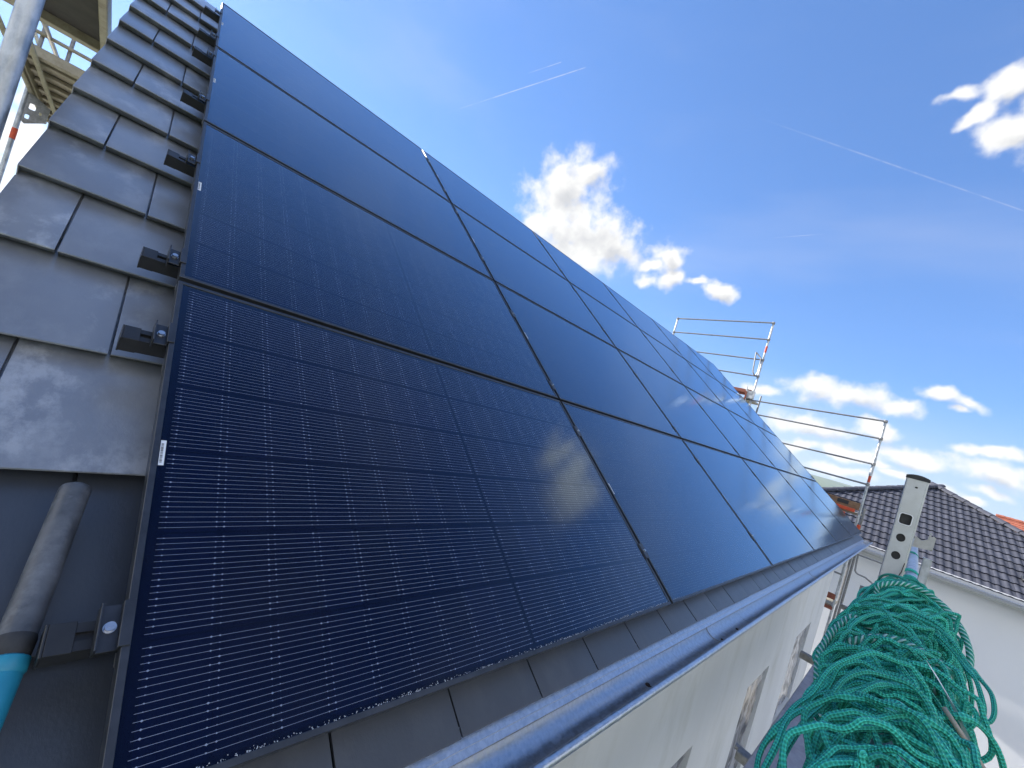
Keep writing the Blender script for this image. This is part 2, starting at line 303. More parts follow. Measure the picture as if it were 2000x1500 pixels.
M_['ply'] = mat('deck_plywood', (0.030, 0.028, 0.024), (0.055, 0.05, 0.042), 6, 0.75, bump=0.2)
M_['deckmetal'] = mat('deck_underside', (0.30, 0.27, 0.20), (0.42, 0.38, 0.29), 9, 0.55, metal=0.3, bump=0.2, dust=((0.20, 0.16, 0.10), 12, 0.5, 0.75, 0.6))
M_['orange'] = mat('orange_red_paint', (0.75, 0.10, 0.03), (0.60, 0.08, 0.03), 20, 0.5, bump=0.1)
M_['rust'] = mat('red_brown_paint', (0.20, 0.05, 0.03), (0.28, 0.10, 0.06), 25, 0.7, bump=0.2)
M_['plank'] = mat('deck_plank_steel', (0.25, 0.24, 0.26), (0.36, 0.35, 0.37), 12, 0.55, metal=0.35, bump=0.5, bscale=70, dust=((0.62, 0.62, 0.63), 30, 0.66, 0.72, 0.8))
M_['toolblack'] = mat('scuffed_black_grip', (0.062, 0.067, 0.076), (0.135, 0.143, 0.158), 22, 0.34, bump=0.35, bscale=60, rough2=0.6, dust=((0.30, 0.315, 0.335), 26, 0.5, 0.75, 0.5))
M_['toolblue'] = mat('blue_plastic', (0.02, 0.24, 0.36), (0.03, 0.30, 0.43), 18, 0.4, bump=0.15)
M_['paper'] = mat('white_label', (0.80, 0.81, 0.82), rough=0.5)
M_['ink'] = mat('black_ink', (0.02, 0.02, 0.02), rough=0.6)
M_['backsheet'] = mat('black_backsheet', (0.0024, 0.004, 0.020), rough=0.6, spec=0.0)
M_['cell'] = mat('mono_cell', (0.0022, 0.0040, 0.022), (0.0034, 0.0058, 0.030), 2.5, 0.5, spec=0.0, rnd=0.08)
M_['wire'] = mat('silver_wire', (0.42, 0.45, 0.56), rough=0.45, metal=0.2)
M_['residue'] = mat('white_residue', (0.75, 0.77, 0.80), rough=0.8)
M_['leafdry'] = mat('dry_leaf', (0.05, 0.03, 0.02), rough=0.8)
M_['strap'] = mat('tan_strap', (0.42, 0.34, 0.25), (0.5, 0.42, 0.32), 60, 0.8, bump=0.3)
M_['grass'] = mat('meadow', (0.06, 0.10, 0.03), (0.14, 0.17, 0.06), 0.05, 0.9, dust=((0.26, 0.22, 0.14), 0.01, 0.5, 0.7, 0.6))
M_['hill'] = mat('wooded_hill', (0.022, 0.05, 0.025), (0.09, 0.13, 0.045), 0.006, 0.95, contrast=(0.42, 0.55))
M_['gravel'] = mat('building_site_gravel', (0.26, 0.25, 0.23), (0.38, 0.36, 0.33), 3, 0.95, bump=0.6)

def glass_mat():
    m = bpy.data.materials.new('solar_glass'); m.use_nodes = True; nt = m.node_tree; N = nt.nodes; L = nt.links; N.clear()
    out = N.new('ShaderNodeOutputMaterial'); mx = N.new('ShaderNodeMixShader'); tr = N.new('ShaderNodeBsdfTransparent'); gl = N.new('ShaderNodeBsdfGlossy'); lw = N.new('ShaderNodeLayerWeight'); pw = N.new('ShaderNodeMath'); fr = N.new('ShaderNodeMath')
    tr.inputs['Color'].default_value = (0.93, 0.94, 0.95, 1); lw.inputs['Blend'].default_value = 0.5; pw.operation = 'POWER'; pw.inputs[1].default_value = 2.9; L.new(lw.outputs['Facing'], pw.inputs[0])
    fr.operation = 'MULTIPLY_ADD'; fr.inputs[1].default_value = 0.95; fr.inputs[2].default_value = 0.018; fr.use_clamp = True; L.new(pw.outputs[0], fr.inputs[0])   # coated glass: about 3.5 % head-on, rising towards grazing
    gl.inputs['Roughness'].default_value = 0.11
    gl.inputs['Color'].default_value = (0.70, 0.86, 1.0, 1)
    tc = N.new('ShaderNodeTexCoord'); ns = N.new('ShaderNodeTexNoise'); ns.inputs['Scale'].default_value = 420; ns.inputs['Detail'].default_value = 2
    L.new(tc.outputs['Object'], ns.inputs['Vector']); bp = N.new('ShaderNodeBump'); bp.inputs['Strength'].default_value = 0.03; bp.inputs['Distance'].default_value = 0.0003
    ns2 = N.new('ShaderNodeTexNoise'); ns2.inputs['Scale'].default_value = 3; L.new(tc.outputs['Object'], ns2.inputs['Vector'])
    bp2 = N.new('ShaderNodeBump'); bp2.inputs['Strength'].default_value = 0.06; bp2.inputs['Distance'].default_value = 0.01; L.new(ns2.outputs['Fac'], bp2.inputs['Height']); L.new(bp2.outputs[0], bp.inputs['Normal'])
    L.new(ns.outputs['Fac'], bp.inputs['Height']); L.new(bp.outputs[0], gl.inputs['Normal'])
    L.new(fr.outputs[0], mx.inputs[0]); L.new(tr.outputs[0], mx.inputs[1]); L.new(gl.outputs[0], mx.inputs[2]); df = N.new('ShaderNodeBsdfDiffuse'); df.inputs['Color'].default_value = (0.5, 0.5, 0.5, 1); m2 = N.new('ShaderNodeMixShader')
    n3 = N.new('ShaderNodeTexNoise'); n3.inputs['Scale'].default_value = 4.5; n3.inputs['Detail'].default_value = 7; n3.inputs['Roughness'].default_value = 0.65
    oi = N.new('ShaderNodeObjectInfo'); ad = N.new('ShaderNodeVectorMath'); ad.operation = 'ADD'; L.new(tc.outputs['Object'], ad.inputs[0]); L.new(oi.outputs['Random'], ad.inputs[1]); L.new(ad.outputs[0], n3.inputs['Vector'])
    r3 = N.new('ShaderNodeMapRange'); L.new(n3.outputs['Fac'], r3.inputs['Value']); r3.inputs['From Min'].default_value = 0.48; r3.inputs['From Max'].default_value = 0.8; r3.inputs['To Max'].default_value = 0.012
    L.new(r3.outputs[0], m2.inputs[0]); L.new(mx.outputs[0], m2.inputs[1]); L.new(df.outputs[0], m2.inputs[2]); L.new(m2.outputs[0], out.inputs['Surface'])
    return m
M_['glass'] = glass_mat()

def rope_mat(name, c1, c2, pitch, white=None):
    """braided cord: uv.x runs along the cord in metres, uv.y round it"""
    m = bpy.data.materials.new(name); m.use_nodes = True; nt = m.node_tree; N = nt.nodes; L = nt.links; P = N['Principled BSDF']
    P.inputs['Roughness'].default_value = 0.6; P.inputs['Specular IOR Level'].default_value = 0.35
    uv = N.new('ShaderNodeUVMap'); sp = N.new('ShaderNodeSeparateXYZ'); L.new(uv.outputs[0], sp.inputs[0])
    def ma(op, a, b):
        x = N.new('ShaderNodeMath'); x.operation = op
        for i, v in enumerate((a, b)):
            if v is None: continue
            if isinstance(v, (int, float)): x.inputs[i].default_value = v
            else: L.new(v, x.inputs[i])
        return x.outputs[0]
    u = ma('MULTIPLY', sp.outputs[0], 2 * math.pi / pitch); v = ma('MULTIPLY', sp.outputs[1], 2 * math.pi * 3)
    w1 = ma('SINE', ma('ADD', u, v), None); w2 = ma('SINE', ma('SUBTRACT', u, v), None)
    h = ma('MULTIPLY', w1, w2) if white is None else w1
    mr = N.new('ShaderNodeMapRange'); L.new(h, mr.inputs['Value']); mr.inputs['From Min'].default_value = -1 if white is None else 0.1; mr.inputs['From Max'].default_value = 0.8 if white is None else 0.5
    mx = N.new('ShaderNodeMix'); mx.data_type = 'RGBA'; L.new(mr.outputs[0], mx.inputs['Factor'])
    mx.inputs['A'].default_value = (*c1, 1); mx.inputs['B'].default_value = (*(white or c2), 1)
    oi = N.new('ShaderNodeObjectInfo'); hs = N.new('ShaderNodeHueSaturation'); L.new(mx.outputs['Result'], hs.inputs['Color'])
    m2 = N.new('ShaderNodeMapRange'); L.new(oi.outputs['Random'], m2.inputs['Value']); m2.inputs['To Min'].default_value = 0.75; m2.inputs['To Max'].default_value = 1.2; L.new(m2.outputs[0], hs.inputs['Value'])
    L.new(hs.outputs[0], P.inputs['Base Color'])
    bp = N.new('ShaderNodeBump'); bp.inputs['Strength'].default_value = 1.0; bp.inputs['Distance'].default_value = 0.0018; L.new(h, bp.inputs['Height']); L.new(bp.outputs[0], P.inputs['Normal'])
    return m
M_['cord'] = rope_mat('green_braid', (0.016, 0.33, 0.23), (0.085, 0.80, 0.60), 0.0085)
M_['edge'] = rope_mat('green_edge_rope', (0.012, 0.28, 0.185), None, 0.011, white=(0.36, 0.60, 0.54))

# ------------------------------------------------------------------ frames of reference
PITCH = R(38); CP, SP = math.cos(PITCH), math.sin(PITCH)
def rw(x, y, h): return Vector((x, y * CP - h * SP, y * SP + h * CP))      # roof coordinates -> world
ROOFROT = (PITCH, 0, 0)
GZ = -5.2                                                                  # ground level

# ------------------------------------------------------------------ setting
b = MB(); S = 4000
b.face([(-S, -S, GZ), (S, -S, GZ), (S, S, GZ), (-S, S, GZ)])
tag(b.build('ground', M_['grass']), 'flat grassy ground below the houses', kind='structure')
b = MB(); b.face([(-8, -9, GZ + 0.006), (40, -9, GZ + 0.006), (40, 16, GZ + 0.006), (-8, 16, GZ + 0.006)])
tag(b.build('gravel_yard', M_['gravel']), 'pale gravel round the houses', kind='structure')
def hills():
    b = MB(); na, nr = 120, 9
    for i in range(na + 1):
        az = R(-70 + 210 * i / na)
        for j in range(nr + 1):
            r = 1300 + 1500 * j / nr
            hh = (22 + 9 * math.sin(3.1 * az + 1.2) + 6 * math.sin(8.3 * az) + 3 * math.sin(21 * az + j) + 2 * math.sin(47 * az + 2 * j)) * math.sin(math.pi * min(1, j / 6) / 2) ** 1.5
            b.v.append((r * math.cos(az), r * math.sin(az), GZ - 1 + hh))
    for i in range(na):
        for j in range(nr):
            k = i * (nr + 1) + j; b.f.append((k, k + nr + 1, k + nr + 2, k + 1))
    tag(b.build('hills', M_['hill'], smooth='all'), 'low wooded hills on the horizon', kind='structure')
hills()

# ------------------------------------------------------------------ the house we stand at
WX0, WX1, WY = -0.18, 11.1, 0.28
house = thing('house', 'white rendered house with anthracite flat tile roof carrying the solar panels', 'house', (5.5, 3.9, GZ))
RIDGE_Y = 4.86
ridge = rw(0, RIDGE_Y, -0.198); back_y = 2 * ridge.y - WY
wins = [(3.05, 4.05), (5.70, 6.68), (8.40, 9.72)]; WZ0, WZ1 = -3.15, -1.74
def own_walls():
    b = MB(); T = 0.34; top = -0.32
    xs = [WX0] + [x for w in wins for x in w] + [WX1]
    for i in range(0, len(xs), 2): b.box(xs[i], xs[i + 1], WY, WY + T, GZ, top)
    for x0, x1 in wins:
        b.box(x0, x1, WY, WY + T, GZ, WZ0); b.box(x0, x1, WY, WY + T, WZ1, top)
    b.build('wall', M_['plaster'], house)
    b = MB()
    for x0, x1 in ((WX0, WX0 + T), (WX1 - T, WX1)):
        poly = [(x0, WY + T + 0.003, GZ), (x0, back_y, GZ), (x0, back_y, -0.35), (x0, ridge.y, ridge.z - 0.13), (x0, WY + T + 0.003, -0.09)]
        b.prism(poly, (x1 - x0, 0, 0))
    b.box(WX0 + T + 0.003, WX1 - T - 0.003, back_y - T, back_y, GZ, -0.36)
    b.build('gable_wall', M_['plaster'], house)
    for x0, x1 in wins:
        wv = MB(); yy = WY + 0.15; fw = 0.07
        wv.box(x0, x0 + fw, yy, yy + 0.07, WZ0, WZ1); wv.box(x1 - fw, x1, yy, yy + 0.07, WZ0, WZ1)
        wv.box(x0 + fw, x1 - fw, yy, yy + 0.07, WZ0, WZ0 + fw); wv.box(x0 + fw, x1 - fw, yy, yy + 0.07, WZ1 - fw, WZ1)
        wo = wv.build('window', M_['frame'], house)
        f = MB(); n, mm = 10, 14                                     # crumpled protective film taped over the pane
        rr = random.Random(int(x0 * 10))
        for i in range(n + 1):
            for j in range(mm + 1):
                f.v.append((x0 + 0.02 + (x1 - x0 - 0.04) * i / n, WY + 0.045 + rr.uniform(-0.022, 0.015), WZ0 + 0.02 + (WZ1 - WZ0 - 0.04) * j / mm))
        for i in range(n):
            for j in range(mm):
                k = i * (mm + 1) + j; f.f.append((k, k + mm + 1, k + mm + 2, k + 1))
        o = f.build('protective_film', M_['film'], None, smooth='all'); o.parent = wo
        s = MB(); s.box(x0 - 0.03, x1 + 0.03, WY - 0.05, WY + 0.13, WZ0 - 0.035, WZ0 - 0.003)
        o = s.build('sill', M_['alu'], None); o.parent = wo
    b = MB(); b.box(WX0, WX1, 0.03, WY - 0.003, -0.345, -0.32); b.box(WX0, WX1, 0.005, 0.027, -0.36, -0.18)
    b.build('soffit', M_['pvc'], house)
own_walls()

VX0, VX1 = -0.37, 11.46
roof_mb = MB()
roof_mb.face([(VX0 + 0.02, -0.03, -0.198), (VX1 - 0.02, -0.03, -0.198), (VX1 - 0.02, RIDGE_Y, -0.198), (VX0 + 0.02, RIDGE_Y, -0.198)])
# back slope (in roof coordinates of the front slope)
def to_roof(w): w = Vector(w); return Vector((w.x, w.y * CP + w.z * SP, -w.y * SP + w.z * CP))
bz = ridge.z - (back_y + 0.3 - ridge.y) * math.tan(PITCH)
roof_mb.face([to_roof((VX0 + 0.02, ridge.y, ridge.z)), to_roof((VX1 - 0.02, ridge.y, ridge.z)), to_roof((VX1 - 0.02, back_y + 0.3, bz)), to_roof((VX0 + 0.02, back_y + 0.3, bz))])
roof = put('roof', roof_mb.mesh('roof'), M_['tile_dark'], house, loc=-house.location, rot=ROOFROT)
COURSE, TW, TL, STEP = 0.334, 0.302, 0.42, 0.034
def tile_mesh(name, w, verge=None, bow=0.0):
    """flat interlocking tile: x 0..w, y 0..TL up the slope, exposed lower edge at y=0, z relative to the surface plane"""
    b = MB(); T = 0.031; g = 0.0030; nx = 6
    prof = [(0.028, -T), (0.013, -T * 0.5), (0.0022, -0.0045), (0.0035, -0.0012), (0.008, 0.0), (TL * 0.5, None), (TL, None)]
    ring = []
    for (y, z) in prof:
        zz = (-STEP * y / COURSE) if z is None else z - STEP * max(y, 0) / COURSE
        row = []
        for i in range(nx + 1):
            t = i / nx; x = g + (w - 2 * g) * t
            e = 0.0016 if i in (0, nx) else 0.0
            row.append((x, y, zz - (e if z is None or z > -0.003 else 0) + bow * (1 - (2 * t - 1) ** 2)))
        ring.append(row)
    base = len(b.v)
    for r_ in ring: b.v += r_
    W = nx + 1
    for j in range(len(ring) - 1):
        for i in range(nx): k = base + j * W + i; b.f.append((k, k + 1, k + W + 1, k + W))
    # sides and underside
    for side in (0, nx):
        pts = [ring[j][side] for j in range(len(ring))]; x = pts[0][0]
        low = [(x, TL, -T - STEP * TL / COURSE)]
        b.face(pts + low if side else list(reversed(pts)) + low[::-1])
    b.face([(g, 0.028, -T), (w - g, 0.028, -T), (w - g, TL, -T - STEP * TL / COURSE), (g, TL, -T - STEP * TL / COURSE)])
    # side lap: a lower ledge that fills the joint
    b.box(w - g + 0.0002, w + g - 0.0002, 0.012, TL, -T - 0.045, -T - 0.018)
    if verge == 'l':
        b.prism([(0.0, 0.004, -0.003), (0.0, COURSE - 0.002, -0.003 - STEP), (0.0, COURSE - 0.002, -0.085), (0.0, 0.004, -0.085)], (g - 0.0004, 0, 0)); b.box(g, 0.022, 0.0295, COURSE - 0.01, -0.055, -T - 0.0016)
    if verge == 'r':
        b.prism([(w - g + 0.0004, 0.004, -0.003), (w - g + 0.0004, COURSE - 0.002, -0.003 - STEP), (w - g + 0.0004, COURSE - 0.002, -0.085), (w - g + 0.0004, 0.004, -0.085)], (g - 0.0004, 0, 0))
    return b.mesh(name, True)
def lay_tiles():
    fulls = [[tile_mesh('roof_tile', TW, bow=bw) for bw in (0.0, 0.0012, -0.001)] for _ in (0, 1)]
    cache = {}
    rr = random.Random(3)
    def one(x0, x1, y0, verge=None, darker=0):
        w = round(x1 - x0, 4)
        if abs(w - TW) < 1e-3 and verge is None: me = rr.choice(fulls[darker])
        else:
            key = (w, verge, darker)
            if key not in cache: cache[key] = tile_mesh('roof_tile', w, verge)
            me = cache[key]
        o = put('roof_tile', me, M_['tile_low' if darker else 'tile'], roof, loc=(x0, y0 + rr.uniform(-0.0015, 0.0015), -0.12 + rr.uniform(-0.001, 0.001)))
        o.rotation_euler = (rr.uniform(-0.002, 0.002), rr.uniform(-0.003, 0.003), rr.uniform(-0.002, 0.002))
    nC = int((RIDGE_Y - 0.1 + 0.089) / COURSE) + 1
    for k in range(nC):
        y0 = -0.089 + COURSE * k
        first = -0.233 if k % 2 == 0 else -0.082
        edges = [VX0]; x = first
        while x < VX1 - 0.09: edges.append(round(x, 4)); x += TW
        edges.append(VX1)
        everywhere = k in (0, nC - 1)
        for i in range(len(edges) - 1):
            x0, x1 = edges[i], edges[i + 1]
            if not (everywhere or x0 < 0.16 or x1 > 10.75 or (k == 1 and x0 < 4)): continue
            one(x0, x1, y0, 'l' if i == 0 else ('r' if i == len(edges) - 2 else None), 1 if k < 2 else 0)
lay_tiles()
b = MB()
prof = [(0.115 * math.cos(a), 0.075 * math.sin(a)) for a in [math.pi * i / 8 for i in range(9)]]
for i in range(8):
    (y0, z0), (y1, z1) = prof[i], prof[i + 1]
    b.face([(VX0, ridge.y + y0, ridge.z - 0.055 + z0), (VX1, ridge.y + y0, ridge.z - 0.055 + z0), (VX1, ridge.y + y1, ridge.z - 0.055 + z1), (VX0, ridge.y + y1, ridge.z - 0.055 + z1)])
b.build('ridge_cap', M_['tile'], house, True)
b = MB()
for x0 in (VX0 + 0.012, VX1 - 0.036):
    b.prism([rw(x0, -0.02, -0.182), rw(x0, RIDGE_Y - 0.02, -0.182), rw(x0, RIDGE_Y - 0.12, -0.36), rw(x0, 0.08, -0.36)], (0.024, 0, 0))
b.build('barge_board', M_['wood'], house)

# ------------------------------------------------------------------ gutter
gut = thing('gutter', 'half-round zinc gutter along the eave below the solar panels', 'gutter', (5.5, -0.05, -0.24))
GY, GZc, GR = -0.052, -0.168, 0.073
b = MB(); ns = 14; X0, X1 = VX0 + 0.02, VX1 + 0.08; nx = 60
rg = random.Random(5)
for i in range(nx + 1):
    x = X0 + (X1 - X0) * i / nx; dz = rg.uniform(-0.0012, 0.0012)
    for j in range(ns + 1):
        a = math.pi + math.pi * j / ns                      # front lip -> bottom -> back lip
        b.v.append((x, GY + GR * math.cos(a), GZc + dz + GR * math.sin(a)))
    b.v.append((x, GY + GR + 0.006, GZc + dz + 0.028))        # back upstand
for i in range(nx):
    for j in range(ns + 1):
        k = i * (ns + 2) + j; b.f.append((k, k + 1, k + ns + 3, k + ns + 2))
go = b.build('trough', M_['zinc'], gut, smooth='all')
md = go.modifiers.new('thick', 'SOLIDIFY'); md.thickness = 0.0012; md.offset = 1
b = MB(); b.sweep([(X0 + (X1 - X0) * i / 40, GY - GR - 0.004 + rg.uniform(-0.001, 0.001), GZc + 0.002 + rg.uniform(-0.001, 0.001)) for i in range(41)], 0.0125, 10)
b.build('front_bead', M_['zinc'], gut, smooth='all')
b = MB(); b.face([(X0, 0.030, -0.165), (X1, 0.030, -0.165), (X1, GY + GR - 0.030, -0.190), (X0, GY + GR - 0.030, -0.190)])
b.build('drip_flashing', M_['zinc'], gut)
for xe in (X0, X1):
    b = MB(); b.prism([(xe, GY + GR * math.cos(math.pi + math.pi * j / 12), GZc + GR * math.sin(math.pi + math.pi * j / 12)) for j in range(13)], (0.004, 0, 0)); b.build('end_cap', M_['zinc'], gut)
x = 0.4
while x < 11.4:
    b = MB(); b.sweep([(x, GY + (GR + 0.003) * math.cos(math.pi + math.pi * j / 12), GZc + (GR + 0.003) * math.sin(math.pi + math.pi * j / 12)) for j in range(13)], 0.0035, 4)
    b.build('hanger', M_['galv'], gut); x += 0.83
for x in (2.35, 5.3, 8.3):
    b = MB(); b.sweep([(x, GY + (GR - 0.0022) * math.cos(math.pi + math.pi * j / 14), GZc + (GR - 0.0022) * math.sin(math.pi + math.pi * j / 14)) for j in range(15)], 0.0022, 4)
    b.build('lap_joint', M_['galv'], gut)
for i, (x, a) in enumerate([(1.55, 4.45), (2.35, 4.2), (2.62, 4.3)]):
    b = MB(); c = Vector((x, GY + (GR - 0.006) * math.cos(a), GZc + (GR - 0.006) * math.sin(a)))
    b.sweep([c + Vector((0.012 * math.cos(t * 2.2), 0.010 * math.sin(t * 2.2), 0.003 + 0.004 * t)) for t in [k * 0.25 for k in range(9)]], [0.0018 + 0.0022 * math.sin(math.pi * k / 8) for k in range(9)], 5)
    tag(b.build('dry_leaf', M_['leafdry'], smooth='all'), ['dark curled leaf in the gutter, nearest the camera', 'dark curled leaf in the gutter, middle of three', 'dark curled leaf in the gutter, farthest of three'][i], 'leaf', 'leaf scraps in the gutter')

# ------------------------------------------------------------------ solar panels
PXW, PYH, PGX, PGY = 1.762, 1.117, 1.78, 1.1353
NCX, NCY = 18, 6
CW, CH = 0.0925, 0.1765
MXm = (PXW - 18 * 0.0935 - 0.018) / 2
def cx0(i): return MXm + i * 0.0935 + (0.018 if i >= 9 else 0)
PIT = (PYH - 0.036) / 6
def cy0(j): return 0.018 + j * PIT + (PIT - CH) / 2
def panel_meshes():
    d = {}
    b = MB(); fw, H = 0.011, 0.030
    # frame as four bevelled bars
    b.bbox(0, PXW, 0, fw, -H, 0, 0.0009); b.bbox(0, PXW, PYH - fw, PYH, -H, 0, 0.0009)
    b.bbox(0, fw, fw, PYH - fw, -H, 0, 0.0009); b.bbox(PXW - fw, PXW, fw, PYH - fw, -H, 0, 0.0009)
    d['frame'] = b.mesh('frame')
    b = MB(); b.box(fw, PXW - fw, fw, PYH - fw, -0.009, -0.0062); d['backsheet'] = b.mesh('backsheet')
    b = MB(); b.face([(fw, fw, -0.0022), (PXW - fw, fw, -0.0022), (PXW - fw, PYH - fw, -0.0022), (fw, PYH - fw, -0.0022)]); d['glass'] = b.mesh('glass')
    b = MB(); c = 0.006; z0, z1 = -0.0060, -0.0055; p = [(c, 0), (CW - c, 0), (CW, c), (CW, CH - c), (CW - c, CH), (c, CH), (0, CH - c), (0, c)]
    b.prism([(x, y, z0) for x, y in p], (0, 0, z1 - z0)); d['cell'] = b.mesh('cell')
    b = MB()
    for i in range(NCX):
        for j in range(NCY): b.prism([(x + cx0(i), y + cy0(j), z0) for x, y in p], (0, 0, z1 - z0))
    d['cells'] = b.mesh('cells')
    for key, w, pad in (('wires', 0.00026, 1.0), ('wires_mid', 0.00015, 0.7), ('wires_thin', 0.00007, 0.35)):
        b = MB(); z = -0.0046; rr = random.Random(2)
        for j in range(NCY):
            for k in range(16):
                y = cy0(j) + CH / 2 + (k - 7.5) * 0.01065 + rr.uniform(-0.0003, 0.0003)
                for h in (0, 1):
                    xa, xb = cx0(9 * h) - 0.004, cx0(9 * h + 8) + CW + 0.004
                    pts = [xa + (xb - xa) * q / 9 for q in range(10)]; ys = [y + rr.uniform(-0.0003, 0.0003) for q in range(10)]
                    for q in range(9): b.face([(pts[q], ys[q] - w, z), (pts[q + 1], ys[q + 1] - w, z), (pts[q + 1], ys[q + 1] + w, z), (pts[q], ys[q] + w, z)])
                for i in range(NCX if pad > 0.5 else 0):
                    for xx in (cx0(i) + 0.006, cx0(i) + CW - 0.006):
                        s = rr.uniform(0.0007, 0.0018) * pad
                        b.face([(xx - s * 1.5, y, z + 0.0002), (xx, y - s, z + 0.0002), (xx + s * 1.5, y, z + 0.0002), (xx, y + s, z + 0.0002)])
        d[key] = b.mesh('conductor_wires')
    b = MB(); b.face([(0.0125, 0.520, -0.0020), (0.0215, 0.520, -0.0020), (0.0215, 0.580, -0.0020), (0.0125, 0.580, -0.0020)]); d['sticker'] = b.mesh('barcode_sticker')
    b = MB(); y = 0.526; rr = random.Random(9)
    while y < 0.572:
        w = rr.choice((0.0005, 0.0008, 0.0013)); b.face([(0.0138, y, -0.0018), (0.0178, y, -0.0018), (0.0178, y + w, -0.0018), (0.0138, y + w, -0.0018)]); y += w + rr.choice((0.0005, 0.0009, 0.0012))
    d['bars'] = b.mesh('barcode')
    return d
PM = panel_meshes()
ROWN = ['bottom row', 'second row up', 'third row up', 'top row']
COLN = ['first from the left', 'second from the left', 'third from the left', 'fourth from the left', 'fifth from the left', 'at the far right end']
def make_panel(ci, ri):
    t = thing('solar_panel', 'black solar panel in the %s, %s' % (ROWN[ri], COLN[ci]), 'solar panel', rw(ci * PGX + 0.009, ri * PGY + 0.009, 0), 'solar panels on the roof', rot=ROOFROT)
    put('frame', PM['frame'], M_['frame'], t); put('backsheet', PM['backsheet'], M_['backsheet'], t); put('glass', PM['glass'], M_['glass'], t)
    if ci == 0 or (ci == 1 and ri < 2):
        for i in range(NCX):
            for j in range(NCY): put('cell', PM['cell'], M_['cell'], t, loc=(cx0(i), cy0(j), 0))
    else: tag(put('cells', PM['cells'], M_['cell'], t), kind='stuff')
    tag(put('conductor_wires', PM['wires' if ci == 0 and ri == 0 else ('wires_mid' if ci == 0 and ri == 1 else 'wires_thin')], M_['wire'], t), kind='stuff')
    s = put('barcode_sticker', PM['sticker'], M_['paper'], t); put('barcode', PM['bars'], M_['ink'], s)
    if ri == 0 and ci < 2:
        b = MB(); rr = random.Random(20 + ci)
        nn = 900 if ci == 0 else 160
        for q in range(nn):
            x = 0.02 + (PXW - 0.04) * rr.random() ** (1.0 if ci == 0 else 1.8); dens = 0.5 + 0.5 * math.sin(x * 9 + 1) * math.sin(x * 23)
            if rr.random() > 0.35 + 0.65 * dens: continue
            y = 0.0112 + abs(rr.gauss(0, 0.0022)); s_ = rr.uniform(0.0005, 0.0017) * (1 if ci == 0 else 0.7); a = rr.uniform(0, 6.3); z = -0.0018
            p3 = [(x + s_ * math.cos(a + k * 2.1) * rr.uniform(0.5, 1.4), y + s_ * math.sin(a + k * 2.1) * rr.uniform(0.5, 1.3), z) for k in range(3)]
            top = (x, y, z + s_ * 0.7); b.face([p3[0], p3[1], top]); b.face([p3[1], p3[2], top]); b.face([p3[2], p3[0], top])
        tag(b.build('white_residue', M_['residue'], t), kind='stuff')
    return t
for ri in range(4):
    for ci in range(6): make_panel(ci, ri)

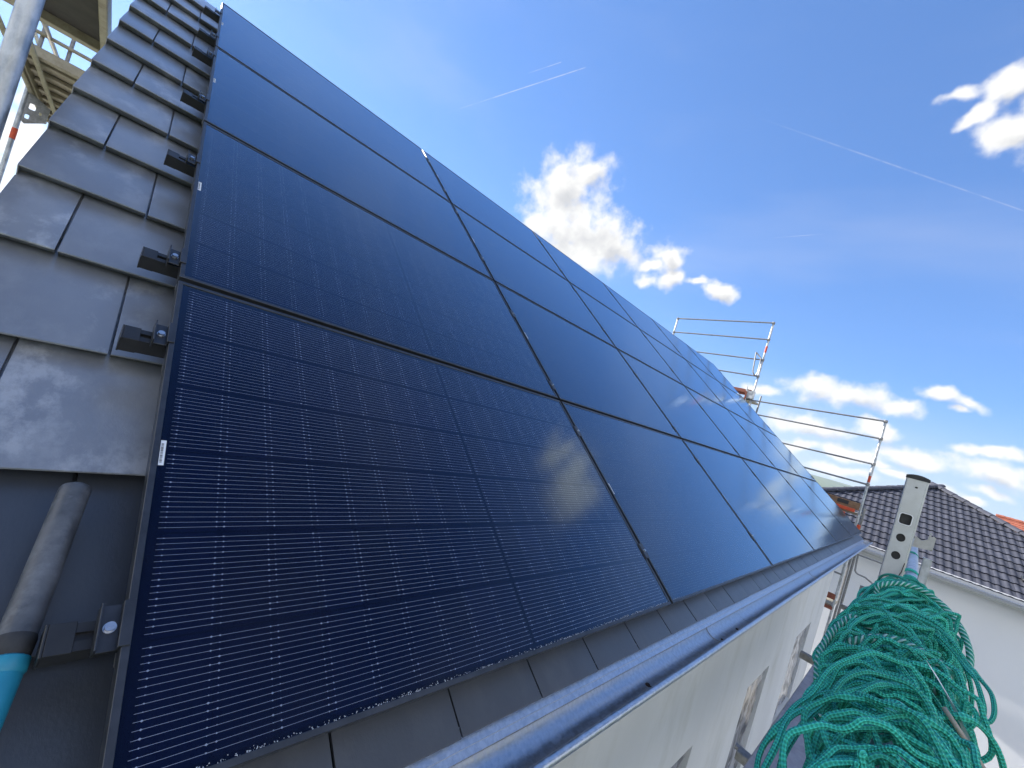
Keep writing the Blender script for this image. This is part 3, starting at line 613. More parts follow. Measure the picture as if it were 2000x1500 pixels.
# ------------------------------------------------------------------ mounting rails with their clamps
RY = [0.238, 0.909, 1.243, 1.894, 2.549, 3.244, 3.632, 4.223]
def rails():
    rm = MB(); L0, L1 = -0.072, 6 * PGX + 0.07; w, zt, zb = 0.040, -0.0305, -0.072
    rm.box(L0, L1, -w / 2, w / 2, zb, zt - 0.008); rm.box(L0, L1, -w / 2, -0.006, zt - 0.008, zt); rm.box(L0, L1, 0.006, w / 2, zt - 0.008, zt)
    rail = rm.mesh('rail')
    cm = MB(); cm.bbox(-0.004, 0.0, -w / 2 - 0.003, w / 2 + 0.003, zb - 0.002, zt + 0.002, 0.001); cm.bbox(0.0, 0.030, -w / 2 - 0.002, w / 2 + 0.002, zt + 0.0003, zt + 0.0022, 0.0005); cm.box(0, 0.03, -w / 2 - 0.002, -w / 2 - 0.0004, zb, zt)
    cap = cm.mesh('end_cap')
    e = MB(); hl = 0.034                       # end clamp: upright, base and lip on the frame
    e.bbox(-0.0305, -0.0275, -hl, hl, -0.030, 0.001, 0.0006); e.bbox(-0.0275, -0.0015, -hl, hl, -0.0155, -0.0125, 0.0006); e.bbox(-0.0045, -0.0012, -hl, hl, -0.0125, 0.0004, 0.0004); e.bbox(-0.0045, 0.0105, -hl, hl, 0.0006, 0.0034, 0.0007)
    end = e.mesh('end_clamp')
    def bolt_mesh(r, z0):
        q = MB(); q.tube((0, 0, z0), (0, 0, z0 + 0.0055), r, 16); q.tube((0, 0, z0 + 0.0056), (0, 0, z0 + 0.0062), r * 0.45, 6); q.tube((0, 0, z0 - 0.002), (0, 0, z0 - 0.0002), r * 1.25, 16); return q.mesh('bolt', True)
    bolt = bolt_mesh(0.0068, -0.0105); bolt2 = bolt_mesh(0.0055, 0.0042)
    c = MB(); c.bbox(-0.0165, 0.0165, -hl, hl, 0.0006, 0.0036, 0.0007); c.box(-0.006, 0.006, -hl, hl, -0.028, 0.0003)
    mid = c.mesh('mid_clamp')
    f = MB(); f.bbox(-0.02, 0.02, -0.03, 0.0, -0.118, -0.074, 0.002); f.box(-0.003, 0.003, -0.002, 0.10, -0.124, -0.117); hook = f.mesh('roof_hook')
    order = ['lowest', 'second lowest', 'third from the bottom', 'fourth from the bottom', 'fifth from the bottom', 'sixth from the bottom', 'second from the top', 'topmost']
    for k, y in enumerate(RY):
        t = thing('mounting_rail', 'black mounting rail with clamps left of the panels, %s' % order[k], 'rail', rw(0, y, 0), 'rails carrying the panels', rot=ROOFROT)
        put('rail', rail, M_['plastic'], t); put('end_cap', cap, M_['plastic'], t, loc=(L0, 0, 0)); put('end_cap', cap, M_['plastic'], t, loc=(L1, 0, 0), rot=(0, 0, math.pi))
        for xx, rz in ((0.009, 0), (6 * PGX - 0.009, math.pi)):
            o = put('end_clamp', end, M_['frame'], t, loc=(xx, 0, 0), rot=(0, 0, rz)); put('bolt', bolt, M_['steel'], o, loc=(-0.0155, 0, 0))
        for i in range(1, 6):
            o = put('mid_clamp', mid, M_['frame'], t, loc=(i * PGX, 0, 0)); put('bolt', bolt2, M_['steel'], o, loc=(0, 0, 0))
        for xx in (-0.02, 1.3, 2.6, 4.0, 5.4, 6.8, 8.2, 9.6): put('roof_hook', hook, M_['galv_dark'], t, loc=(xx + 0.06, 0, 0))
rails()

# ------------------------------------------------------------------ neighbouring house with the hipped roof
def neighbour():
    ex = Vector((0.0698, -0.9976, 0)).normalized(); nr = Vector((0.9976, 0.0698, 0)); t = R(24)
    ey = (nr * math.cos(t) + Vector((0, 0, math.sin(t)))); ez = ex.cross(ey)
    O = Vector((14.393, -1.243, -0.461)); HW = 4.75; SL = HW / math.cos(t)
    h = thing('house', 'neighbouring white house with dark grey wavy tiled hip roof', 'house', (O.x + 4.7, O.y, GZ))
    Rm = Matrix((ex, ey, ez)).transposed()
    c = O + nr * HW; apex = c + Vector((0, 0, HW * math.tan(t)))
    b = MB(); inv = Rm.inverted()
    def loc(p): return inv @ (Vector(p) - O)
    cor = [O - ex * HW, O + ex * HW, O + ex * HW + nr * 2 * HW, O - ex * HW + nr * 2 * HW]
    for i in range(4): b.face([loc(cor[i]) - Vector((0, 0, 0.035)), loc(cor[(i + 1) % 4]) - Vector((0, 0, 0.035)), loc(apex) - Vector((0, 0, 0.035))])
    ro = put('roof', b.mesh('roof'), M_['frankf'], h, loc=O - h.location, rot=Rm.to_euler())
    # double-wave tile
    W, E, TLn = 0.30, 0.335, 0.40
    def wave(x):
        u = (x / 0.15) % 1.0; return 0.014 * max(0.0, math.sin(math.pi * min(1, u / 0.62))) ** 0.8 if u < 0.62 else 0.0
    xs = [0, .012, .03, .047, .064, .081, .093, .12, .15, .162, .18, .197, .214, .231, .243, .27, .30]
    def tm(w_clip=None):
        q = MB(); T = 0.028
        for y, dz in ((0, 0.016), (TLn, -0.020)):
            for x in xs: q.v.append((x, y, wave(x if x < 0.2999 else 0) + dz))
        nxs = len(xs)
        for i in range(nxs - 1): q.f.append((i, i + 1, nxs + i + 1, nxs + i))
        bb = len(q.v)
        for x in xs: q.v.append((x, 0.004, wave(x if x < 0.2999 else 0) + 0.016 - T))
        for i in range(nxs - 1): q.f.append((bb + i, bb + i + 1, i + 1, i))
        return q
    whole = tm().mesh('roof_tile', True)
    rr = random.Random(11)
    nrow = int(SL / E) + 1
    for j in range(nrow):
        y = -0.04 + j * E
        for i in range(-17, 17):
            x = i * W
            half_lo = HW * (1 - max(0, y) / SL); half_hi = HW * (1 - (y + TLn) / SL)
            if min(abs(x), abs(x + W)) > half_lo or (x < 0 < x + W and half_lo < 0.05): continue
            if max(abs(x), abs(x + W)) <= half_hi: me = whole
            else:
                bm = bmesh.new(); bm.from_mesh(whole)
                for s in (-1, 1):
                    # keep |x| < HW*(1-y/SL)
                    nn = Vector((s, HW / SL, 0)).normalized(); p0 = Vector((s * HW * (1 - y / SL) - x, 0, 0))
                    bmesh.ops.bisect_plane(bm, geom=list(bm.verts) + list(bm.edges) + list(bm.faces), plane_co=p0, plane_no=nn, clear_outer=True)
                if not bm.faces: bm.free(); continue
                me = bpy.data.meshes.new('roof_tile'); bm.to_mesh(me); bm.free()
            o = put('roof_tile', me, M_['frankf'], ro, loc=(x, y, rr.uniform(-0.002, 0.002)))
            o.rotation_euler = (0, rr.uniform(-0.004, 0.004), 0)
    # hip caps
    capm = MB(); r0, r1, Lc = 0.10, 0.118, 0.40
    for k in range(8):
        a0, a1 = math.pi * k / 8, math.pi * (k + 1) / 8
        A = [(Lc, r0 * math.cos(a0), r0 * 0.75 * math.sin(a0)), (Lc, r0 * math.cos(a1), r0 * 0.75 * math.sin(a1)), (0, r1 * math.cos(a1), r1 * 0.75 * math.sin(a1)), (0, r1 * math.cos(a0), r1 * 0.75 * math.sin(a0))]
        capm.face(A); capm.face([A[3], A[2], (0, r1 * 0.8 * math.cos(a1), r1 * 0.55 * math.sin(a1)), (0, r1 * 0.8 * math.cos(a0), r1 * 0.55 * math.sin(a0))])
    capm = capm.mesh('hip_tile', True)
    for cc in cor[:2]:
        p, q = loc(cc), loc(apex); d = (q - p); ln = d.length; d.normalize(); up = Vector((0, 0, 1)); wz = inv @ Vector((0, 0, 1)); yv = wz.cross(d).normalized(); zv = d.cross(yv)
        rot = Matrix((d, yv, zv)).transposed().to_euler(); s = 0
        while s < ln - 0.15:
            put('hip_tile', capm, M_['frankf'], ro, loc=p + d * s + zv * 0.012, rot=rot); s += 0.36
    v = MB(); v.bbox(-0.09, 0.09, 0, 0.2, 0.02, 0.10, 0.015); put('vent_tile', v.mesh('vent_tile'), M_['plastic'], ro, loc=(0.0 + 1.42, 0.78, 0.0))
    # eave: comb strip, gutter, fascia
    g = MB(); e0, e1 = O - ex * HW, O + ex * HW
    def pt(s, inn, z): return O + ex * s + nr * inn + Vector((0, 0, z))
    g2 = MB(); g2.prism([pt(-HW, -0.03, -0.075), pt(-HW, -0.035, 0.022), pt(-HW, 0.0, 0.026), pt(-HW, 0.02, -0.075)], ex * 2 * HW); g2.build('eave_comb', M_['pvc'], h)
    pr = [(-0.045 - 0.06 + 0.06 * math.cos(a), -0.085 + 0.06 * math.sin(a)) for a in [math.pi + math.pi * i / 8 for i in range(9)]]
    for i in range(8): g.face([pt(-HW - .05, *pr[i]), pt(HW + .05, *pr[i]), pt(HW + .05, *pr[i + 1]), pt(-HW - .05, *pr[i + 1])])
    g.tube(pt(-HW - .05, -0.168, -0.082), pt(HW + .05, -0.168, -0.082), 0.011, 8)
    g.build('gutter', M_['zinc'], h, True)
    s = MB(); s.prism([pt(-HW, 0.0, -0.20), pt(-HW, 0.022, -0.20), pt(-HW, 0.022, -0.08), pt(-HW, 0.0, -0.08)], ex * 2 * HW); s.prism([pt(-HW, 0.024, -0.20), pt(-HW, 0.33, -0.20), pt(-HW, 0.33, -0.18), pt(-HW, 0.024, -0.18)], ex * 2 * HW)
    s.build('fascia', M_['alu'], h)
    w = MB(); a = 0.30; P = [O - ex * (HW - a) + nr * a, O + ex * (HW - a) + nr * a, O + ex * (HW - a) + nr * (2 * HW - a), O - ex * (HW - a) + nr * (2 * HW - a)]
    w.prism([Vector((p.x, p.y, GZ)) for p in P], (0, 0, O.z - 0.15 - GZ)); w.build('wall', M_['plaster2'], h)
neighbour()

def red_house():
    h = thing('house', 'distant house with red tiled roof behind the dark hip roof at the right edge', 'house', (45, -9, GZ))
    yl, yr, xr, zr, ze, hw = -4.15, -15.0, 42.0, 2.02, -1.0, 5.0
    w = MB(); w.box(xr - hw + 0.4, xr + hw - 0.4, yr + 0.3, yl - 0.3, GZ, ze); w.build('wall', M_['plaster2'], h)
    r = MB(); n = 26
    for s in (-1, 1):
        for k in range(n):
            a, c = k / n, (k + 1) / n
            xa, xb = xr + s * hw * (1 - a), xr + s * hw * (1 - c); za, zb = ze + (zr - ze) * a, ze + (zr - ze) * c
            r.face([(xa, yl, za + 0.04), (xa, yr, za + 0.04), (xb, yr, zb), (xb, yl, zb)]); r.face([(xa, yl, za), (xa, yr, za), (xa, yr, za + 0.04), (xa, yl, za + 0.04)])
    r.build('roof', M_['redtile'], h)
    c = MB(); y = yl
    while y > yr: c.tube((xr, y, zr), (xr, y - 0.38, zr + 0.02), 0.12, 8); y -= 0.36
    c.build('ridge_cap', M_['redtile'], h)
red_house()

# ------------------------------------------------------------------ scaffolds
def tube_o(name, p, q, par, r=0.024, m='galv', n=14):
    b = MB(); b.tube(p, q, r, n); return b.build(name, M_[m], par, True)
def coupler(p, par, r=0.036, m='galv_dark'):
    b = MB(); p = Vector(p); b.tube(p - Vector((0, 0, 0.03)), p + Vector((0, 0, 0.03)), r, 10); b.bbox(p.x - 0.05, p.x + 0.01, p.y - 0.02, p.y + 0.02, p.z - 0.02, p.z + 0.02, 0.004)
    return b.build('coupler', M_[m], par, True)
# far gable scaffold
fs = thing('scaffold', 'tube scaffold with guard rails standing at the far gable end of the roof', 'scaffold', (12.2, 2.8, GZ))
FX, FX2 = 11.9, 12.63
PA, PB, PC = 0.205, 2.86, 5.44
tube_o('standard', (FX, PA, GZ), (FX, PA, 2.40), fs, 0.024); tube_o('standard', (FX, PB, GZ), (FX, PB, 4.37), fs); tube_o('standard', (FX, PC, GZ), (FX, PC, 4.26), fs)
tube_o('standard', (FX2, PA - 0.02, GZ), (FX2, PA - 0.02, 0.45), fs, m='galv_dark'); tube_o('standard', (FX2, PB, GZ), (FX2, PB, 2.5), fs, m='galv_dark'); tube_o('standard', (FX2, PC, GZ), (FX2, PC, 2.5), fs, m='galv_dark')
tube_o('standard', (FX + 0.13, PA - 0.11, GZ), (FX + 0.13, PA - 0.11, -0.15), fs, m='galv_dark')
for za, zb in ((2.37, 2.24), (1.98, 1.90), (1.41, 1.34), (0.955, 0.92)):
    tube_o('guard_rail', (FX - 0.03, PA + 0.02, za), (FX - 0.03, PB - 0.02, zb), fs, 0.019, 'galv_dark', 10); coupler((FX, PA, za), fs); coupler((FX, PB, zb), fs)
for zc, zb in ((4.24, 4.34), (3.81, 3.885), (3.29, 3.33), (2.865, 2.885)):
    tube_o('guard_rail', (FX - 0.03, PC, zc), (FX - 0.03, PB + 0.02, zb), fs, 0.019, 'galv_dark', 10); coupler((FX, PB, zb), fs); coupler((FX, PC, zc), fs)
for (y, z) in ((PA, 1.10), (PB, 3.62)):
    b = MB(); b.tube((FX, y, z - 0.09), (FX, y, z + 0.09), 0.0258, 12); b.build('red_band', M_['orange'], fs, True)
b = MB(); b.tube((FX, PA, 1.15), (FX, PA, 1.55), 0.031, 12); b.build('sleeve', M_['galv'], fs, True)
b = MB(); g = [(3.05, 3.507), (3.02, 3.2), (2.996, 2.98), (2.95, 2.91), (2.907, 2.898), (2.88, 2.97), (2.885, 3.17), (2.892, 3.36), (3.05, 3.507)]
b.sweep([(FX - 0.06, y, z) for y, z in g], 0.017, 8); b.build('gate_bracket', M_['galv_dark'], fs, True)
def boards(z, y0, y1, col):
    b = MB(); b.bbox(FX - 0.05, FX - 0.02, y0, y1, z, z + 0.16, 0.003); b.build('toe_board', M_[col], fs)
boards(0.36, PA + 0.02, PB - 0.1, 'wood'); boards(2.34, PB + 0.04, PC - 0.1, 'rust')
b = MB(); b.bbox(FX - 0.075, FX - 0.053, PA + 0.08, PA + 0.72, 0.30, 0.37, 0.003); b.build('toe_board_bracket', M_['orange'], fs)
b = MB(); b.bbox(FX - 0.09, FX - 0.05, 0.43, 0.55, 0.10, 0.25, 0.006); b.build('toe_board_foot', M_['orange'], fs)
b = MB(); b.bbox(FX - 0.06, FX - 0.053, 0.42, 0.62, 0.42, 0.50, 0.002); b.build('dark_plate', M_['plastic'], fs)
b = MB(); b.bbox(FX - 0.03, FX + 0.03, 0.13, 0.19, -0.02, 0.075, 0.006); b.build('red_tie', M_['orange'], fs)
b = MB(); b.bbox(FX - 0.07, FX - 0.02, PB - 0.06, PB + 0.16, 2.27, 2.47, 0.004); b.tube((FX - 0.05, PB + 0.12, 2.2), (FX - 0.05, PB + 0.17, 2.57), 0.02, 8); b.build('deck_end_frame', M_['galv'], fs)
b = MB(); b.bbox(FX - 0.08, FX - 0.03, PB + 0.12, PB + 0.16, 2.2, 2.44, 0.004); b.bbox(FX - 0.08, FX - 0.06, PB + 0.16, PB + 0.42, 2.40, 2.46, 0.004); b.build('rusty_clip', M_['rust'], fs)
for z, y0, y1 in ((0.30, PA, PB), (2.28, PB, PC), (-1.75, PA, PB)):
    for k in range(2):
        b = MB(); b.bbox(FX + 0.03 + 0.33 * k, FX + 0.35 + 0.33 * k, y0, y1, z - 0.05, z, 0.004); b.build('deck_plank', M_['deckmetal'], fs)
b = MB(); b.bbox(FX - 0.03, FX, PA - 0.0, PB, -1.62, -1.50, 0.004); b.build('toe_board', M_['rust'], fs)
b = MB(); b.bbox(FX - 0.03, FX, PA - 0.0, PB, -1.84, -1.77, 0.004); b.build('toe_board', M_['rust'], fs)
tube_o('guard_rail', (FX - 0.03, PA, -1.05), (FX - 0.03, PB, -1.06), fs, 0.019, 'galv_dark', 10)
b = MB(); b.sweep([(FX, 0.043, -0.53), (FX, 0.035, -0.7), (FX, 0.02, -0.87), (FX, -0.005, -0.90), (FX, -0.04, -0.915), (FX, -0.16, -0.921), (FX, -0.29, -0.982), (FX, -0.62, -1.0)], 0.017, 8)
b.sweep([(FX, 0.06, -0.53), (FX, -0.3, -0.525), (FX, -0.62, -0.52)], 0.014, 8); b.sweep([(FX, -0.62, -0.3), (FX, -0.62, -1.6)], 0.02, 8)
b.build('end_guard_frame', M_['galv_dark'], fs, True)

# left gable scaffold, seen from below
ls = thing('scaffold', 'tube scaffold with overhead decks standing at the near left gable', 'scaffold', (-0.9, 4, GZ))
b = MB(); b.tube((-0.445, 1.386, GZ), (-0.445, 1.386, 3.6), 0.0245, 20); b.build('standard', M_['galv'], ls, True)
DZ = 2.45
def deck(y0, y1, dark):
    b = MB(); x0, x1 = -1.22, -0.535
    b.bbox(x0, x0 + 0.05, y0, y1, DZ - 0.03, DZ + 0.08, 0.006); b.bbox(x1 - 0.05, x1, y0, y1, DZ - 0.03, DZ + 0.08, 0.006)
    b.bbox(x0 + 0.052, x1 - 0.052, y0, y0 + 0.09, DZ - 0.02, DZ + 0.075, 0.006); b.bbox(x0 + 0.052, x1 - 0.052, y1 - 0.09, y1, DZ - 0.02, DZ + 0.075, 0.006)
    b.build('deck_frame', M_['deckmetal'], ls)
    b = MB()
    if dark: b.box(x0 + 0.052, x1 - 0.052, y0 + 0.092, y1 - 0.092, DZ + 0.05, DZ + 0.07); b.build('deck_board', M_['ply'], ls)
    else:
        b.box(x0 + 0.052, x1 - 0.052, y0 + 0.092, y1 - 0.092, DZ + 0.05, DZ + 0.07)
        b.build('deck_board', M_['deckmetal'], ls)
        y = y0 + 0.3
        while y < y1 - 0.2:
            q = MB(); q.bbox(x0 + 0.06, x1 - 0.06, y, y + 0.08, DZ + 0.005, DZ + 0.048, 0.008); q.build('cross_rib', M_['deckmetal'], ls); y += 0.36
deck(1.2, 4.98, True); deck(5.98, 8.9, False)
for x, r in ((-1.205, 0.022), (-1.045, 0.022)):
    tube_o('stringer', (x, 4.4, DZ - 0.055), (x, 8.85, DZ - 0.055), ls, r, 'deckmetal')
for y in (1.385, 4.4, 7.42):
    tube_o('standard', (-1.235, y, GZ), (-1.235, y, DZ + (0.3 if y > 7 else 1.25)), ls)
b = MB(); b.tube((-1.235, 7.42, 1.80), (-1.235, 7.42, 1.93), 0.0262, 14); b.build('red_band', M_['orange'], ls, True)
def plate(outer, holes, thick, nvec, origin, ax, ay):
    """flat plate with real holes, 2D outline in (ax, ay)"""
    bm = bmesh.new(); edges = []
    for loop in [outer] + holes:
        vs = [bm.verts.new(Vector(origin) + Vector(ax) * p[0] + Vector(ay) * p[1]) for p in loop]
        edges += [bm.edges.new((vs[i], vs[(i + 1) % len(vs)])) for i in range(len(vs))]
    r = bmesh.ops.triangle_fill(bm, use_beauty=True, use_dissolve=False, edges=edges)
    ret = bmesh.ops.extrude_face_region(bm, geom=list(bm.faces))
    for v in [g for g in ret['geom'] if isinstance(g, bmesh.types.BMVert)]: v.co += Vector(nvec) * thick
    bmesh.ops.recalc_face_normals(bm, faces=bm.faces); return bm
def rrect(cx, cy, w, h, r, n=4):
    out = []
    for (sx, sy, a0) in ((1, 1, 0), (-1, 1, 90), (-1, -1, 180), (1, -1, 270)):
        for i in range(n + 1):
            a = R(a0 + 90 * i / n); out.append((cx + sx * (w / 2 - r) + r * math.cos(a), cy + sy * (h / 2 - r) + r * math.sin(a)))
    return out
b = MB(); bm = plate([(0.02, 2.40), (0.21, 2.30), (0.20, 2.12), (0.05, 2.02), (0.02, 2.04)], [rrect(0.075, 2.24, 0.055, 0.07, 0.012), rrect(0.055, 2.11, 0.036, 0.05, 0.012), rrect(0.145, 2.20, 0.025, 0.035, 0.011)], 0.012, (0, 1, 0), (-1.235, 7.40, 0), (1, 0, 0), (0, 0, 1))
b.add_bm(bm); bm.free(); b.build('gusset_plate', M_['galv_dark'], ls)
# guard frame across the opening between the two decks
b = MB(); yy = 6.02
b.tube((-1.23, yy, 2.66), (-0.55, yy, 2.66), 0.018, 10); b.tube((-1.23, yy, 2.86), (-0.55, yy, 2.86), 0.018, 10); b.build('end_guard', M_['deckmetal'], ls, True)
for x in (-1.06, -0.87, -0.62):
    tube_o('guard_post', (x, yy + 0.03, 2.52), (x, yy + 0.03, 3.1), ls, 0.016, 'galv_dark', 10)
for z in (2.95, 3.4):
    tube_o('guard_rail', (-1.26, 1.0, z), (-1.26, 7.4, z), ls, 0.02, 'galv')
tube_o('guard_rail', (-1.02, 5.2, 2.62), (-1.0, 7.6, 2.75), ls, 0.02, 'galv_dark')

# front scaffold we stand on
fr = thing('scaffold', 'eave scaffold with steel deck planks and the guard rail carrying the green net', 'scaffold', (2.5, -0.6, GZ))
FZ = -0.63; y0s = (-0.63, -0.96)
for k in range(4):
    for y in y0s:
        xs = -3.3 + k * 2.57
        b = MB(); b.bbox(xs + 0.01, xs + 2.56, y, y + 0.318, FZ - 0.06, FZ, 0.004)
        b.build('deck_plank', M_['plank'], fr)
TY, TZ = -0.648, 0.37
tube_o('guard_rail', (-2.2, TY, TZ), (6.6, TY - 0.02, TZ), fr, 0.0242, 'galv', 20)
tube_o('guard_rail', (-2.2, TY - 0.01, TZ - 0.5), (6.9, TY - 0.03, TZ - 0.5), fr, 0.0242, 'galv', 14)
for x in (-0.73, 1.84, 4.41, 6.98):
    tube_o('standard', (x, -0.99, GZ), (x, -0.99, FZ + 0.05), fr, m='galv_dark'); tube_o('standard', (x, -0.33, GZ), (x, -0.33, FZ - 0.10), fr, m='galv_dark')
    b = MB(); b.bbox(x - 0.025, x + 0.025, -1.0, -0.19, FZ - 0.115, FZ - 0.063, 0.004); b.build('transom', M_['galv_dark'], fr)
b = MB(); b.bbox(2.47, 2.51, -0.40, -0.24, FZ - 0.12, FZ - 0.075, 0.004); b.tube((2.55, -0.45, FZ - 0.12), (2.55, -0.22, FZ - 0.10), 0.016, 10); b.build('wall_tie', M_['galv_dark'], fr)
b = MB(); b.bbox(6.99, 7.03, -0.96, -0.32, FZ, FZ + 0.15, 0.003); b.build('toe_board', M_['plank'], fr)
tube_o('standard', (7.05, -0.34, FZ), (7.05, -0.34, FZ + 0.24), fr, 0.022, 'galv_dark')

# ------------------------------------------------------------------ aluminium guard post with holes
gp = thing('guard_post', 'upright aluminium box post with round holes and black cap, beside the green net', 'post', (2.2, -0.595, FZ))
b = MB(); PW, PD, pz0, pz1 = 0.066, 0.036, FZ, 0.795
yc = -0.594; px0 = 2.18
def post_part():
    ang = [2 * math.pi * i / 18 for i in range(18)]
    holes = [[(0.002 + 0.0135 * math.cos(a), 0.558 + 0.0155 * math.sin(a)) for a in ang], [(0.002 + 0.0135 * math.cos(a), 0.487 + 0.0155 * math.sin(a)) for a in ang],
             rrect(0.003, 0.632, 0.034, 0.040, 0.008), rrect(0.010, 0.285, 0.012, 0.06, 0.0058), [(-0.002 + 0.0045 * math.cos(a), 0.762 + 0.0035 * math.sin(a)) for a in ang]]
    bm = plate([(-PW / 2 + 0.006, pz0), (PW / 2 - 0.006, pz0), (PW / 2 - 0.006, pz1), (-PW / 2 + 0.006, pz1)], holes, 0.003, (1, 0, 0), (px0, yc, 0), (0, 1, 0), (0, 0, 1))
    b = MB(); b.add_bm(bm); bm.free()
    # rounded corner flanges, sides and back
    for s in (-1, 1):
        prof = [(0.0002, s * (PW / 2 - 0.0058)), (0.0008, s * (PW / 2 - 0.003)), (0.003, s * (PW / 2 - 0.0008)), (0.006, s * PW / 2), (PD, s * PW / 2), (PD, s * (PW / 2 - 0.003)), (0.0075, s * (PW / 2 - 0.003)), (0.004, s * (PW / 2 - 0.005))]
        b.prism([(px0 + u, yc + v, pz0) for u, v in prof], (0, 0, pz1 - pz0))
    b.box(px0 + PD - 0.003, px0 + PD - 0.0002, yc - PW / 2 + 0.0032, yc + PW / 2 - 0.0032, pz0, pz1)
    b.build('box_profile', M_['alu'], gp)
    b = MB(); b.box(px0 + 0.010, px0 + 0.014, yc - PW / 2 + 0.0035, yc + PW / 2 - 0.0035, pz0 + 0.01, pz1 - 0.005); b.build('hole_shade_plate', M_['rubber'], gp)  # black plate added inside so the holes look deep in shade
    b = MB(); o = rrect(0.003, 0.632, 0.040, 0.046, 0.010); i_ = rrect(0.003, 0.632, 0.034, 0.040, 0.008)
    bm = plate(o, [i_], 0.002, (-1, 0, 0), (px0 - 0.0002, yc, 0), (0, 1, 0), (0, 0, 1)); b.add_bm(bm); bm.free(); b.build('grommet', M_['pvc'], gp)
    b = MB(); n = 8                                            # domed black cap
    for k in range(n):
        t0, t1 = -1 + 2 * k / n, -1 + 2 * (k + 1) / n; w = PW / 2 + 0.002
        z0_, z1_ = 0.008 + 0.008 * (1 - t0 * t0), 0.008 + 0.008 * (1 - t1 * t1)
        A = [(px0 - 0.002, yc + t0 * w, pz1 - 0.003), (px0 - 0.002, yc + t1 * w, pz1 - 0.003), (px0 - 0.002, yc + t1 * w, pz1 + z1_), (px0 - 0.002, yc + t0 * w, pz1 + z0_)]
        b.prism(A, (PD + 0.004, 0, 0))
    b.build('cap', M_['rubber'], gp)
    b = MB(); zs = 0.33; b.bbox(px0 - 0.0022, px0 - 0.0002, yc - PW / 2 - 0.001, yc + PW / 2 + 0.001, 0.05, 0.325, 0.0006)
    b.build('sleeve', M_['galv'], gp)
    b = MB(); poly = [(-0.629, 0.583), (-0.649, 0.572), (-0.6635, 0.583), (-0.6655, 0.610), (-0.6705, 0.610), (-0.6705, 0.594), (-0.677, 0.6015), (-0.684, 0.596), (-0.6835, 0.556), (-0.675, 0.546), (-0.628, 0.540)]
    b.prism([(2.19, y, z) for y, z in poly], (0.012, 0, 0)); b.bbox(2.203, 2.225, -0.684, -0.63, 0.545, 0.556, 0.002); b.tube((2.188, -0.640, 0.556), (2.19, -0.640, 0.556), 0.004, 10)
    b.build('hook_bracket', M_['alu_cast'], gp)
    b = MB(); b.bbox(2.30, 2.306, -0.694, -0.668, -0.1, 0.508, 0.001); b.bbox(2.306, 2.33, -0.672, -0.668, -0.1, 0.508, 0.001); b.build('back_channel', M_['galv'], gp)
    b = MB(); b.sweep([(2.174, yc - 0.028 + 0.001 * k, 0.47 - 0.013 * k if k < 4 else 0.43 - 0.02 * (k - 4)) if k < 5 else (2.174, yc - 0.018 + 0.004 * (k - 5), 0.40 - 0.012 * (k - 5)) for k in range(9)], 0.0014, 5); b.build('bent_wire', M_['leafdry'], gp)
post_part()

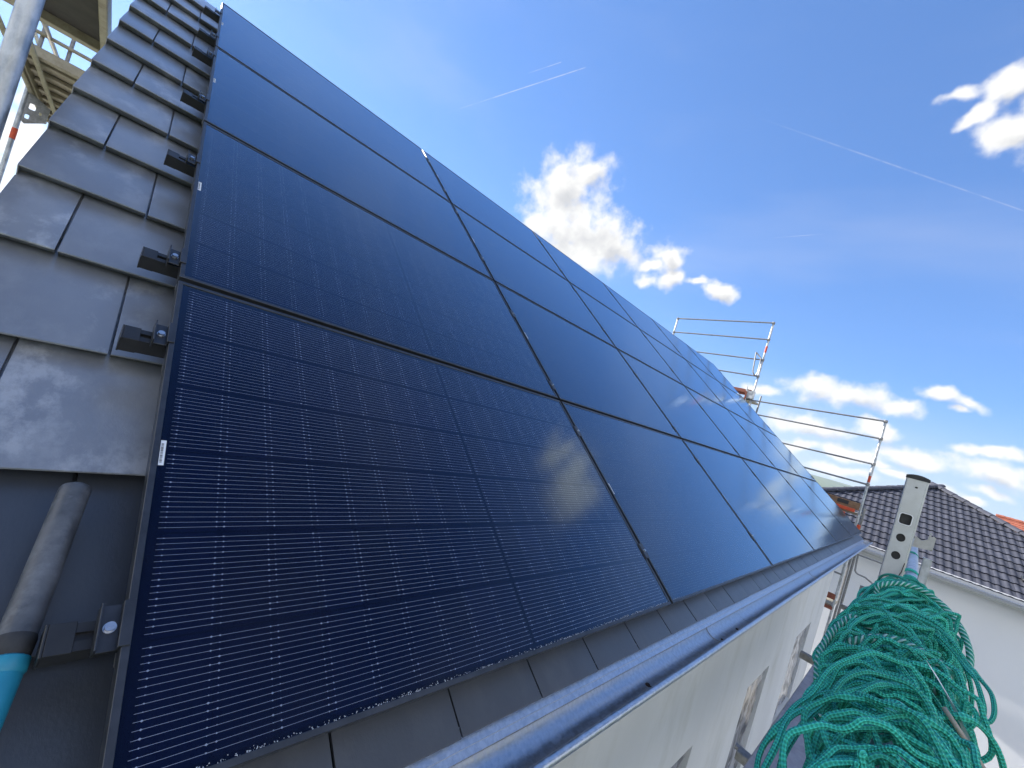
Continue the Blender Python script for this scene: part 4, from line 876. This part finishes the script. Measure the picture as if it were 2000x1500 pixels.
# ------------------------------------------------------------------ green safety net bundled on the guard rail
net = thing('safety_net', 'bundled green rope safety net wrapped round the guard rail', 'net', (1.1, TY, TZ - 0.15))
def net_cords():
    rr = random.Random(42)
    def path(x0, R0, a0, a1, chev, ell=1.0, sag=0.0, wob=1.0, n=70, drift=0.0, yoff=0.0, tucked=True):
        ph = [rr.uniform(0, 6.3) for _ in range(9)]; q = [rr.uniform(0.8, 1.3) for _ in range(9)]
        pts = []
        for k in range(n):
            t = k / (n - 1); a = R(a0 + (a1 - a0) * t)
            tuck = min(1.0, min(t, 1 - t) / 0.14); tuck = 0.45 + 0.55 * tuck * tuck * (3 - 2 * tuck)
            R1 = (tuck if tucked else 1.0) * R0 * (1 + wob * (0.13 * math.sin(q[0] * 5 * t + ph[0]) + 0.05 * math.sin(q[1] * 12 * t + ph[1])))
            x = x0 - chev * (1 - math.sin(a)) + drift * (t - 0.5) + wob * (0.020 * math.sin(q[3] * 5 * t + ph[3]) + 0.007 * math.sin(q[4] * 13 * t + ph[4]))
            y = TY + yoff + R1 * ell * math.cos(a); z = TZ + R1 * math.sin(a) - sag * (1 - math.sin(a)) * 0.5
            pts.append(Vector((x, y, z)))
        return pts
    def lay(pts, r, name, m, jit=0.0):
        n = len(pts); p = [rr.uniform(0, 6.3) for _ in range(6)]
        out = [v + Vector([jit * math.sin((5 + 3 * c) * k / n + p[c]) + 0.40 * jit * math.sin((19 + 5 * c) * k / n + p[c + 3]) + 0.12 * jit * math.sin((47 + 7 * c) * k / n + p[c]) for c in range(3)]) for k, v in enumerate(pts)]
        rad = [r * (1 + 0.06 * math.sin(50 * k / n + p[0])) for k in range(n)]
        if r < 0.006 and rr.random() < 0.7:                           # a knot of the mesh
            c = rr.randrange(6, n - 6)
            for d, f in ((-1, 1.3), (0, 1.6), (1, 1.3)): rad[c + d] *= f
        b = MB(); b.sweep(out, rad, 7); b.build(name, M_[m], net, smooth='all')
    def cord(x0, R0, a0, a1, chev, r, name, m, **k): lay(path(x0, R0, a0, a1, chev, **k), r, name, m)
    def fat(x0): return (0.60 + 0.40 * math.sin(math.pi * min(1, max(0, (2.12 - x0) / 0.8)) / 2)) * (1.0 if x0 > 0.9 else 0.74 + 0.26 * max(0.0, x0 - 0.3) / 0.6)
    for i in range(80):     # inner layer
        cord(rr.uniform(0.34, 2.05), rr.uniform(0.034, 0.062), rr.uniform(190, 260), rr.uniform(-80, -5), rr.uniform(0.0, 0.12), rr.uniform(0.0034, 0.0041), 'cord', 'cord', wob=0.8, sag=0.02)
    for i in range(52):     # hanks of folded mesh thrown over the rail
        x0 = 0.40 + 1.62 * ((i + rr.random()) / 52) ** 0.9
        ln = rr.uniform(130, 235); mid = rr.gauss(82, 36)
        base = path(x0, rr.uniform(0.054, 0.090) * fat(x0), mid + ln / 2, mid - ln / 2, rr.uniform(0.02, 0.17), ell=rr.uniform(0.92, 1.1), sag=rr.uniform(0.0, 0.06), yoff=rr.uniform(-0.012, 0.014), drift=rr.choice((rr.uniform(-0.10, 0.06), rr.uniform(-0.35, 0.3))), wob=rr.uniform(0.6, 1.3))
        for c in range(rr.randint(3, 5)):
            o = Vector((rr.uniform(-0.05, 0.05), rr.uniform(-0.014, 0.014), rr.uniform(-0.014, 0.010))); cut0, cut1 = 0, 70
            lay([v + o for v in base[cut0:cut1]], rr.uniform(0.0031, 0.0038), 'cord', 'cord', jit=rr.uniform(0.005, 0.012))
    for i in range(26):     # single cords lying across
        x0 = rr.uniform(0.5, 2.02); ln = rr.uniform(110, 200); mid = rr.gauss(90, 50)
        cord(x0, rr.uniform(0.072, 0.096) * fat(x0), mid + ln / 2, mid - ln / 2, rr.uniform(-0.06, 0.10), 0.0038, 'cord', 'cord', drift=rr.uniform(-0.35, 0.35), wob=1.0)
    for i in range(26):     # loops hanging off to the sides
        x0 = rr.uniform(0.7, 2.0); side = rr.choice((-1, 1))
        cord(x0, rr.uniform(0.026, 0.055), rr.uniform(20, 60), rr.uniform(330, 420), rr.uniform(-0.02, 0.03), 0.0036, 'cord', 'cord', ell=0.9, sag=rr.uniform(0.02, 0.10), yoff=side * rr.uniform(0.04, 0.068) * fat(x0), n=70, wob=0.8, tucked=False)
    for (x0, R0, a0, a1, ch, sg) in [(1.46, 0.110, 200, 30, 0.10, 0.015), (0.92, 0.084, 140, 20, 0.10, 0.02), (1.10, 0.102, 55, -85, 0.14, 0.02), (1.25, 0.104, 245, 185, 0.04, 0.03)]:
        cord(x0, R0, a0, a1, ch, 0.0066, 'edge_rope', 'edge', sag=sg, wob=0.3, n=110)
    # binding cord round the rail beyond the post
    for x0 in (2.45, 2.75, 4.05):
        pts = [(x0 + 0.008 * k / 4, TY - 0.005 + 0.030 * math.cos(k * 0.5), TZ + 0.030 * math.sin(k * 0.5)) for k in range(34)]
        b = MB(); b.sweep(pts, 0.0045, 6); b.build('tie_cord', M_['cord'], net, smooth='all')
    b = MB()                 # white printed tag with a tan strap
    P = [(0.80, -0.668, 0.462), (0.79, -0.690, 0.440), (0.78, -0.708, 0.415), (0.765, -0.722, 0.392)]
    for k in range(3):
        p, q = Vector(P[k]), Vector(P[k + 1]); w = Vector((0.016, 0.012, 0.012)) * (1.0 if k != 2 else 0.8); b.face([p - w * (0.3 if k == 0 else 1), q - w * (1 if k < 2 else 0.2), q + w * (1 if k < 2 else 0.2), p + w * (0.3 if k == 0 else 1)])
    b.build('tag', M_['paper'], net)
    b = MB(); b.sweep([(0.765, -0.690, 0.425), (0.75, -0.706, 0.412), (0.735, -0.722, 0.398), (0.715, -0.742, 0.380), (0.69, -0.765, 0.35)], 0.0032, 6); b.build('strap', M_['strap'], net, smooth='all')
net_cords()

# ------------------------------------------------------------------ tool lying on the tiles
tl = thing('hand_tool', 'black cylindrical tool handle with blue lower end lying on the tiles at lower left', 'tool', rw(-0.1, 0.3, -0.1))
p1, p0 = rw(-0.080, 0.520, -0.078), rw(-0.104, 0.235, -0.070)
ax = (p0 - p1).normalized(); b = MB(); r = 0.0225
b.sweep([p1 + ax * s for s in (0.0, 0.0025, 0.006, 0.02, 0.15, 0.262)], [r * 0.78, r * 0.93, r, r * 1.0, r * 1.0, r * 1.0], 24); b.build('handle', M_['toolblack'], tl, smooth=True)
b = MB(); b.sweep([p1 + ax * s for s in (0.258, 0.262, 0.270, 0.286, 0.290)], [r * 1.0, r * 1.06, r * 1.06, r * 1.02, r * 0.9], 24); b.build('collar', M_['rubber'], tl, smooth=True)
b = MB(); b.sweep([p1 + ax * s for s in (0.286, 0.289, 0.305, 0.309, 0.313, 0.42, 0.44)], [r * 0.95, r * 1.1, r * 1.1, r * 0.98, r * 1.0, r * 0.85, r * 0.6], 24); b.build('blue_end', M_['toolblue'], tl, smooth=True)

# ------------------------------------------------------------------ air
def haze():
    b = MB(); b.box(-3900, 3900, -3900, 3900, GZ - 3, 60)
    m = bpy.data.materials.new('air'); m.use_nodes = True; nt = m.node_tree; nt.nodes.clear()
    v = nt.nodes.new('ShaderNodeVolumePrincipled'); v.inputs['Color'].default_value = (0.80, 0.90, 1.0, 1); v.inputs['Density'].default_value = HAZE; v.inputs['Anisotropy'].default_value = 0.3
    o = nt.nodes.new('ShaderNodeOutputMaterial'); nt.links.new(v.outputs[0], o.inputs['Volume'])
    tag(b.build('haze', m), 'thin blue haze in the air', 'haze', kind='stuff')
HAZE = 0.00022
haze()
for o in LOCAL:
    if '_local' in o: del o['_local']
